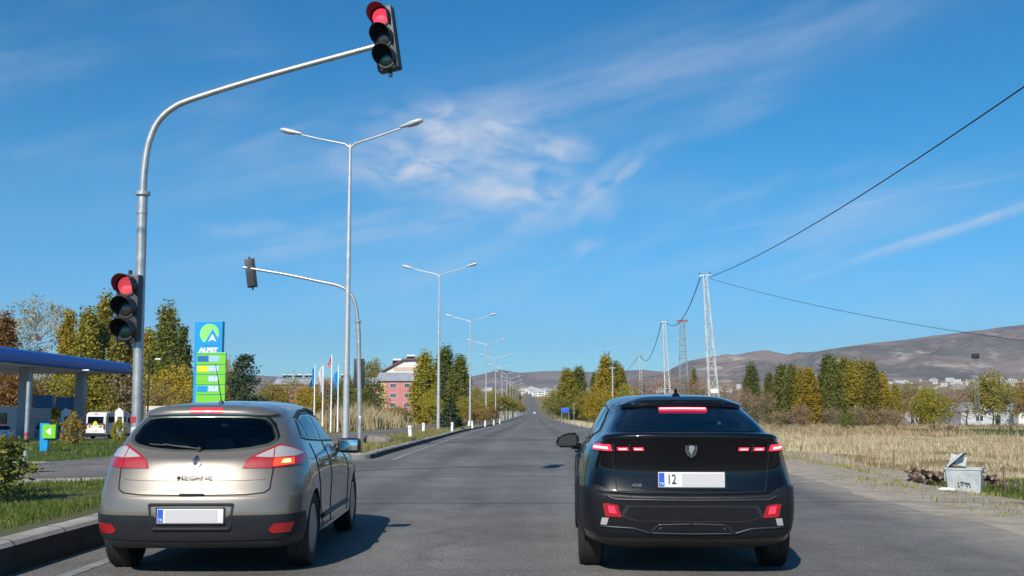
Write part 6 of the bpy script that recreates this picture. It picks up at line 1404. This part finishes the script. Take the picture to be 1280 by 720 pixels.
for i, (m1, m2, tx) in enumerate([('disp_dark', 'disp', ''), ('sign_yellow', 'disp', '51.8'), ('sign_green', 'disp', '55.8'), ('sign_blue', 'disp', '25.8'), (None, None, None), ('sign_yellow', 'sign_yellow', '')]):
    z = zg-.30-i*rowh
    MB().box((.20, -.105, z+rowh*.5-.04 if i else z+.29), (1.86, .012, .035)).obj('row_line', M['disp_dark'], tt, smooth=False)
    if m1:
        MB().box((-.32, -.106, z), (.72, .02, .36)).obj('price_label', M[m1], tt, smooth=False); MB().box((.38, -.106, z), (.68, .02, .36)).obj('price_display', M[m2], tt, smooth=False)
        if tx: text_mesh('digits', tx, .34, M['sign_white'], tt, (.38, -.119, z), REAR, .003, bold=.004)
# small entry sign
q = Gt(57, 564); es = empty('entry_sign', (q.x, q.y, q.z), R(-6), label='small blue post sign with a green square and white arrow', cat='sign')
k_ = q.y/F
MB().prism([(-.14, 0), (.10, 0), (.13, 35*k_*.98), (-.17, 35*k_)], Matrix.Rotation(math.pi/2, 4, 'X'), .10, bev=.008).obj('blue_board', M['sign_blue'], es, smooth=False)
MB().box((.18, -.155, 24.5*k_), (17.5*k_, .05, 17*k_), bev=.006).obj('green_square', M['sign_green'], es, smooth=False)
MB().prism([(-4.2*k_, 0), (3.0*k_, 4.8*k_), (3.0*k_, -4.8*k_)], Matrix.Translation((.18, -.181, 24.5*k_)) @ up, .006).obj('arrow', M['sign_white'], es, smooth=False)
q = Gt(31, 584); k_ = q.y/F; e = empty('thin_post', (q.x, q.y, q.z), 0, label='thin grey steel post with a red band at the left edge', cat='post'); MB().tube([(0, 0, 0), (.0, 0, 106*k_)], .045, 12).obj('pipe', M['galv'], e); MB().cyl((0, 0, 40*k_), .048, .09, 'Z', 14).obj('red_band', M['red_tape'], e)
for px, top, y, lab in ((94.5, 466, 58, 'thin dark lamp pole in front of the canopy'), (185, 452, 62, 'thin dark lamp pole just right of the signal mast')):
    x, z = T0(px, 500, y); h = W(px, top, y).z-z; e = empty('thin_lamp_pole', (x, y, z), 0, label=lab, cat='lamp post'); MB().tube([(0, 0, 0), (0, 0, h)], [.06, .04], 8).obj('pole', M['visor'], e); MB().tube([(0, 0, h), (.35, 0, h+.12)], .025, 6).obj('arm', M['visor'], e); MB().box((.5, 0, h+.14), (.35, .14, .08), bev=.02).obj('lamp_head', M['lamp_white'], e)
# cream board wall
x0, z0 = T0(181, 500, 72); x1, _ = T0(208, 500, 72); M['cream'] = pm('cream_boards', (.60, .52, .38), .8, var=.12, vscale=5)
e = empty('board_wall', ((x0+x1)/2, 72, z0), 0, label='low wall of cream horizontal boards behind the signal mast', cat='wall'); hh = W(190, 507.5, 72).z-z0
m = MB(); nb = 8
for k in range(nb): m.box((0, 0, hh*(k+.5)/nb), ((x1-x0)+random.uniform(-.1, .1), .12+.03*(k % 2), hh/nb*.86))
m.box((0, .09, hh/2), (x1-x0-.05, .06, hh)); m.obj('boards', M['cream'], e, smooth=False)
for s_ in (-1, 1): MB().box((s_*(x1-x0)*.47, -.1, hh/2), (.10, .08, hh*1.04)).obj('post', M['wood'], e, smooth=False)
for px, lab in ((85, 'left of the white van'), (152, 'right of the white van')):
    x, z = T0(px, 500, 86); e = empty('forecourt_stand', (x, 86, z), R(12), label='small white forecourt stand '+lab, cat='stand'); MB().prism([(-.35, 0), (.35, 0), (.22, 2.6), (-.1, 2.9), (-.42, 2.6)], up, .35, bev=.03).obj('cabinet', M['sign_white'], e, smooth=False); MB().box((-.02, -.36, 1.9), (.3, .03, .6)).obj('screen', M['win_glass'], e)
# flags
def flag(px, top, y, col, lab, fpx0, fpx1, ft, fb, hh=None):
    x, z = T0(px, 500, y); h = W(px, top, y).z-z; e = empty('flagpole', (x, y, z), 0, label='white flagpole '+lab, cat='flagpole', group='flagpoles by the station'); MB().tube([(0, 0, 0), (0, 0, h)], [.05, .03], 10).obj('pole', M['sign_white'], e); MB().lathe([(.01, -.05), (.05, 0), (.01, .05)], 'Z', 10, (0, 0, h)).obj('finial', M['sign_white'], e)
    zt_, zb_ = W(px, ft, y).z-z, W(px, fb, y).z-z; w_ = (fpx1-fpx0)/F*y; V = []; nn = 14; mm = 12
    for j in range(nn+1):
        for i in range(mm+1):
            t = i/mm; d = j/nn; V.append((.03+w_*t*(.75+.25*math.sin(d*5+px)), .10*math.sin(t*9+d*2)*(.4+t), zt_+(zb_-zt_)*d-.35*t*t*(1-d*.3)))
    o = pydata('flag', V, [(j*(mm+1)+i, j*(mm+1)+i+1, (j+1)*(mm+1)+i+1, (j+1)*(mm+1)+i) for j in range(nn) for i in range(mm)], col, e, smooth=True); s_ = o.modifiers.new('thickness', 'SOLIDIFY'); s_.thickness = .01
    o.scale = (-1, 1, 1)
M['flag_grey'] = pm('white_grey_flag', (.55, .56, .60), .8); M['flag_red'] = pm('red_flag', (.55, .06, .10), .8, col2=(.7, .55, .58), vscale=1.5)
flag(393, 457, 70, M['sign_blue'], 'with a light blue flag, leftmost of the four', 388, 394, 459, 481); flag(403.5, 457, 72, M['flag_grey'], 'with a hanging white flag, second from left', 399, 404.5, 458, 491)
flag(414, 444, 66, M['flag_red'], 'with a red flag, tallest of the four', 410, 415, 446, 456); flag(422.5, 457, 68, M['sign_blue'], 'with a blue flag, nearest the lamp post', 417, 423, 464, 487)

# ------------------------------------------------------------------ van and parked cars
def van():
    e = empty('minibus'); Wv, Hv, Lv = 1.95, 2.42, 5.6
    side = [(0, .38), (0, 1.2), (.06, 2.1), (.16, 2.36), (.6, 2.46), (3.9, 2.44), (4.5, 2.2), (5.0, 1.45), (5.55, 1.15), (5.68, .8), (5.66, .38)]
    My = Matrix(((0, 0, 1, -Wv/2), (1, 0, 0, 0), (0, 1, 0, 0), (0, 0, 0, 1)))
    MB().prism(side, My, Wv, bev=.07).obj('body', M['van_white'], e, ang=60)
    MB().box((0, -.05, .42), (1.9, .16, .26), bev=.04).obj('bumper', M['visor'], e)
    MB().box((0, -.005, 1.72), (1.55, .03, .62), bev=.01).obj('rear_window', M['glass'], e)
    MB().box((0, -.03, 2.30), (.4, .03, .05)).obj('brake_lamp', M['lens_red'], e)
    for s_ in (-1, 1):
        MB().box((s_*.88, -.02, 1.15), (.12, .05, .5), bev=.01).obj('tail_lamp', M['lens_red'], e)
        MB().box((s_*(Wv/2+.0), 2.0, 1.75), (.03, 3.0, .55), bev=.01).obj('side_window', M['glass'], e); MB().box((s_*(Wv/2), 4.25, 1.65), (.03, .75, .5), bev=.01).obj('side_window', M['glass'], e)
        MB().box((s_*1.12, 4.5, 1.45), (.22, .12, .36), bev=.03).obj('wing_mirror', M['visor'], e)
        for y in (1.1, 4.6): wheel(e, s_*.86, y, .34, .21, s_, 6)
    MB().box((0, -.035, .78), (.52, .02, .12)).obj('number_plate', M['plate_white'], e)
    lg = MB().prism([(.20*math.cos(R(t)), .20*math.sin(R(t))) for t in range(0, 360, 20)], Matrix.Translation((0, -.025, 1.42)) @ up, .012).obj('emblem', M['sign_yellow'], e, smooth=False)
    for s_ in (-1, 1):
        for k in range(3):
            x = s_*(.35+.2*k); MB().prism([(-.09, -.12), (.03, -.12), (.09*1, .06), (-.03, .06)] if s_ > 0 else [(-.03, -.12), (.09, -.12), (.03, .06), (-.09, .06)], Matrix.Translation((x, -.02, 1.17)) @ up, .01).obj('stripe', M['sign_yellow'] if k % 2 == 0 else M['visor'], e, smooth=False)
            MB().box((x, -.02, 1.36), (.15, .02, .17)).obj('decal', M['visor'], e, smooth=False)
    return e
M['van_white'] = pm('white_van_paint', (.74, .75, .76), .3, coat=.5)
v_ = van(); x, z = T0(120.5, 500, 108); v_.location = (x, 108, z+.02); v_.rotation_euler = (0, 0, R(-9)); v_.scale = (1.1, 1.1, 1.1)
tag(v_, 'white minibus seen from behind with dark lettering and yellow stripes', 'van')
M['car_white'] = pm('white_car_paint', (.72, .74, .78), .3, coat=.8)
def recolour(o, a, b_):
    for c in [o]+children(o):
        if c.type == 'MESH' and any(m == a for m in c.data.materials):
            c.data = c.data.copy()
            for i, m in enumerate(c.data.materials):
                if m == a: c.data.materials[i] = b_
for (px, y, rz_, lab) in ((10, 74, 62, 'white hatchback parked under the canopy at the left edge'), (668.2, 640, 180, 'tiny white car coming down the far end of the road')):
    o = copy_tree(hatch); recolour(o, M['beige'], M['car_white']); x = W(px, 500, y).x; z = T(x, y) if y < 100 else road_z(y)
    o.location = (x, y, z+.03); o.rotation_euler = (0, 0, R(rz_)); tag(o, lab, 'car')

# ------------------------------------------------------------------ litter container, woodpile, litter
M['bin'] = pm('worn_grey_steel', (.40, .43, .43), .55, .2, var=.22, vscale=3.5, bump=.3, bscale=6)
M['bin_dark'] = pm('bin_interior', (.05, .055, .06), .8)
yb_ = 27.0; x, z = T0(1202, 500, yb_); k_ = yb_/F; bw = 44*k_; bh = 32*k_
bn = empty('litter_container', (x, yb_, W(1202, 618.5, yb_).z), R(-28), label='dented grey steel litter container with its lid thrown open on the gravel verge', cat='litter container')
m = MB(); bm = m.bm; t_, b_ = .5, .44; d_ = .36
def ring(z_, s_, ins=0.): return [bm.verts.new((sx*bw*(s_-ins), sy*bw*(s_-ins)*.78, z_)) for sx, sy in ((-1, -1), (1, -1), (1, 1), (-1, 1))]
rs = [ring(.05, .40), ring(bh*.5, .43), ring(bh, .46), ring(bh, .46, .03), ring(.12, .38)]
for i in range(4):
    for j in range(4): bm.faces.new((rs[i][j], rs[i][(j+1) % 4], rs[i+1][(j+1) % 4], rs[i+1][j]))
bm.faces.new(rs[0][::-1]); bm.faces.new(rs[4])
for f in bm.faces: f.material_index = 0
m.obj('bin_body', [M['bin'], M['bin_dark']], bn, smooth=False)
rm_ = MB()
for sx in (-1, 1): rm_.box((sx*bw*.465, 0, bh), (.035, bw*.75, .045)); rm_.box((0, sx*bw*.465*.78, bh), (bw*.96, .035, .045))
rm_.obj('rim', M['bin'], bn, smooth=False)
for x_ in (-.22, .0, .22): MB().box((x_*bw*1.2, -bw*.345, bh*.5), (.03, .02, bh*.8), rot=Matrix.Rotation(-.06, 3, 'X')).obj('rib', M['bin'], bn)
ld = empty('lid'); ld.parent = bn; ld.location = (-bw*.42, 0, bh+.02); ld.rotation_euler = (0, R(-42), 0)
MB().prism([(0, 0), (.04, .04), (.26, .08), (.50, .04), (.54, 0)], Matrix.Rotation(math.pi/2, 4, 'X') @ Matrix.Translation((0, 0, -bw*.36)), bw*.72).obj('lid_shell', M['bin'], ld, smooth=False)
MB().box((.27, 0, -.008), (.50, bw*.66, .012)).obj('lid_lining', M['bin_dark'], ld, smooth=False)
MB().box((-.06, 0, -.16), (.03, bw*.55, .3), bev=.008).obj('lid_hinge', M['bin'], bn).location = (-bw*.42, 0, bh)
sc = MB()
for i, pts in enumerate([[(-.12, .05), (-.13, -.05), (-.09, -.05)], [(-.06, .05), (-.05, -.03), (-.01, .04), (0, -.04)], [(.04, .03), (.08, -.05), (.12, .04), (.15, -.06)], [(-.06, .06), (.14, .02)]]):
    sc.tube([(a, -bw*.348+.02*0-.012, bh*.42+b) for a, b in pts], .010, 5)
sc.obj('graffiti', M['visor'], bn)
for s_ in (-1, 1): MB().tube([(s_*bw*.46, -.12, bh*.8), (s_*bw*.53, -.1, bh*.8), (s_*bw*.53, .1, bh*.8), (s_*bw*.46, .12, bh*.8)], .014, 8).obj('handle', M['galv'], bn)
for sx in (-1, 1):
    for sy in (-1, 1): MB().cyl((sx*bw*.32, sy*bw*.25, .03), .05, .035, 'X', 14).obj('castor', M['rubber'], bn)
bx_ = MB().box((0, 0, .13), (.32, .22, .24), bev=.01).obj('carton', pm('pale_carton', (.62, .64, .58), .8, var=.1), None, smooth=False); q = Gt(1196, 618)
p = W(1196, 575, yb_+.12); bx_.location = (p.x, p.y, p.z-.13); bx_.rotation_euler = (R(8), R(12), R(20)); tag(bx_, 'pale carton propped on the open lid of the litter container', 'box')
# firewood heap
M['log'] = pm('split_log', (.11, .07, .05), .9, var=.4, vscale=20); M['log_end'] = pm('log_end', (.27, .20, .15), .85, var=.2, vscale=10)
def logproto(r_, l):
    bm = bmesh.new(); bmesh.ops.create_cone(bm, cap_ends=True, segments=9, radius1=r_, radius2=r_*.88, depth=l)
    for v in bm.verts: v.co.x *= 1+.2*mn.noise(v.co*9); v.co.y *= 1+.2*mn.noise(v.co*7)
    for f in bm.faces: f.material_index = 1 if len(f.verts) > 4 else 0
    return bmobj('log', bm, [M['log'], M['log_end']], ang=40)
lp = logproto(.045, .55); n0 = 0; yl = 31.
def put_log(x, y, z, lab, grp):
    global n0
    o = lp if n0 == 0 else lp.copy()
    if n0: COL.objects.link(o)
    n0 += 1; o.location = (x, y, z); o.rotation_euler = (R(90+random.uniform(-22, 22)), R(random.uniform(-30, 30)), R(random.uniform(-70, 70))); o.scale = (random.uniform(.7, 1.3),)*3; tag(o, lab, 'log', grp)
xa = W(1138, 500, yl).x; xb_ = W(1184, 500, yl).x
for i in range(46):
    t = random.random(); x = xa+(xb_-xa)*t; hmax = .55*(1-.55*t); put_log(x, yl+random.uniform(-.3, .4), T(x, yl)+.07+random.uniform(0, hmax*.75), 'split log in the low firewood heap left of the litter container', 'firewood heap logs')
xa = W(1208, 500, yl).x; xb_ = W(1262, 500, yl-2).x
for i in range(44):
    t = random.random(); x = xa+(xb_-xa)*t; y = yl-2.6*t; put_log(x, y+random.uniform(-.25, .25), T(x, y)+.06+random.uniform(0, .34*(1-t)), 'dark log in the line trailing right of the litter container', 'scattered logs')
x, y = W(1252, 500, 28.5).x, 28.5; MB().tube([(0, 0, 0), (-.06, 0, .62)], .022, 6).obj('stake', M['wood'], None, loc=(x, y, T(x, y)), label='thin leaning stake at the right end of the scattered logs', cat='stake')
x, y = W(1114, 500, 38).x, 38; MB().tube([(0, 0, 0), (.02, 0, .7)], .02, 6).obj('stake', M['wood'], None, loc=(x, y, T(x, y)), label='thin upright stake in the dry grass left of the firewood', cat='stake')
def crumple(px, py, s_, lab, mat='sign_white'):
    q = Gt(px, py); bm = bmesh.new(); bmesh.ops.create_icosphere(bm, subdivisions=2, radius=s_)
    for v in bm.verts: v.co = Vector((v.co.x*1.6, v.co.y, v.co.z*.35))*(1+.5*mn.noise(v.co*14+Vector((px, 0, 0))))
    bmobj('litter', bm, M[mat], None, ang=20, loc=(q.x, q.y, q.z+.03), label=lab, cat='litter')
crumple(1236, 609, .08, 'flat white scrap of paper right of the litter container'); crumple(1168, 601, .10, 'small white scrap left of the litter container'); crumple(1182, 614.5, .08, 'white bag at the left foot of the litter container')
for i in range(20):
    x = random.uniform(4.9, 9); y = random.uniform(9, 34); r_ = random.uniform(.012, .028); bm = bmesh.new(); bmesh.ops.create_icosphere(bm, subdivisions=1, radius=r_)
    for v in bm.verts: v.co = Vector((v.co.x*1.2, v.co.y, v.co.z*.7))*(1+.4*mn.noise(v.co*30+Vector((i, 0, 0))))
    bmobj('pebble', bm, M['gravel'], None, ang=20, loc=(x, y, T(x, y)+r_*.3), label='loose pebble on the dusty right shoulder', cat='stone', group='pebbles on the shoulder')

# ------------------------------------------------------------------ smoke and haze
def volbox(name, lo, hi, dens, col, noise_=False):
    c = [(lo[i]+hi[i])/2 for i in range(3)]; s_ = [hi[i]-lo[i] for i in range(3)]
    m = bpy.data.materials.new(name); m.use_nodes = True; t = m.node_tree; t.nodes.remove(t.nodes['Principled BSDF']); v = nd(t, 'ShaderNodeVolumePrincipled'); v.inputs['Density'].default_value = dens; v.inputs['Color'].default_value = (*col, 1); v.inputs['Anisotropy'].default_value = .25
    t.links.new(v.outputs[0], t.nodes['Material Output'].inputs['Volume']); o = MB().box(c, s_).obj(name, m, None, smooth=False, kind='stuff'); return o
volbox('haze', (-5200, -60, -70), (5200, 9000, 560), 8.0e-5, (.86, .90, 1.))
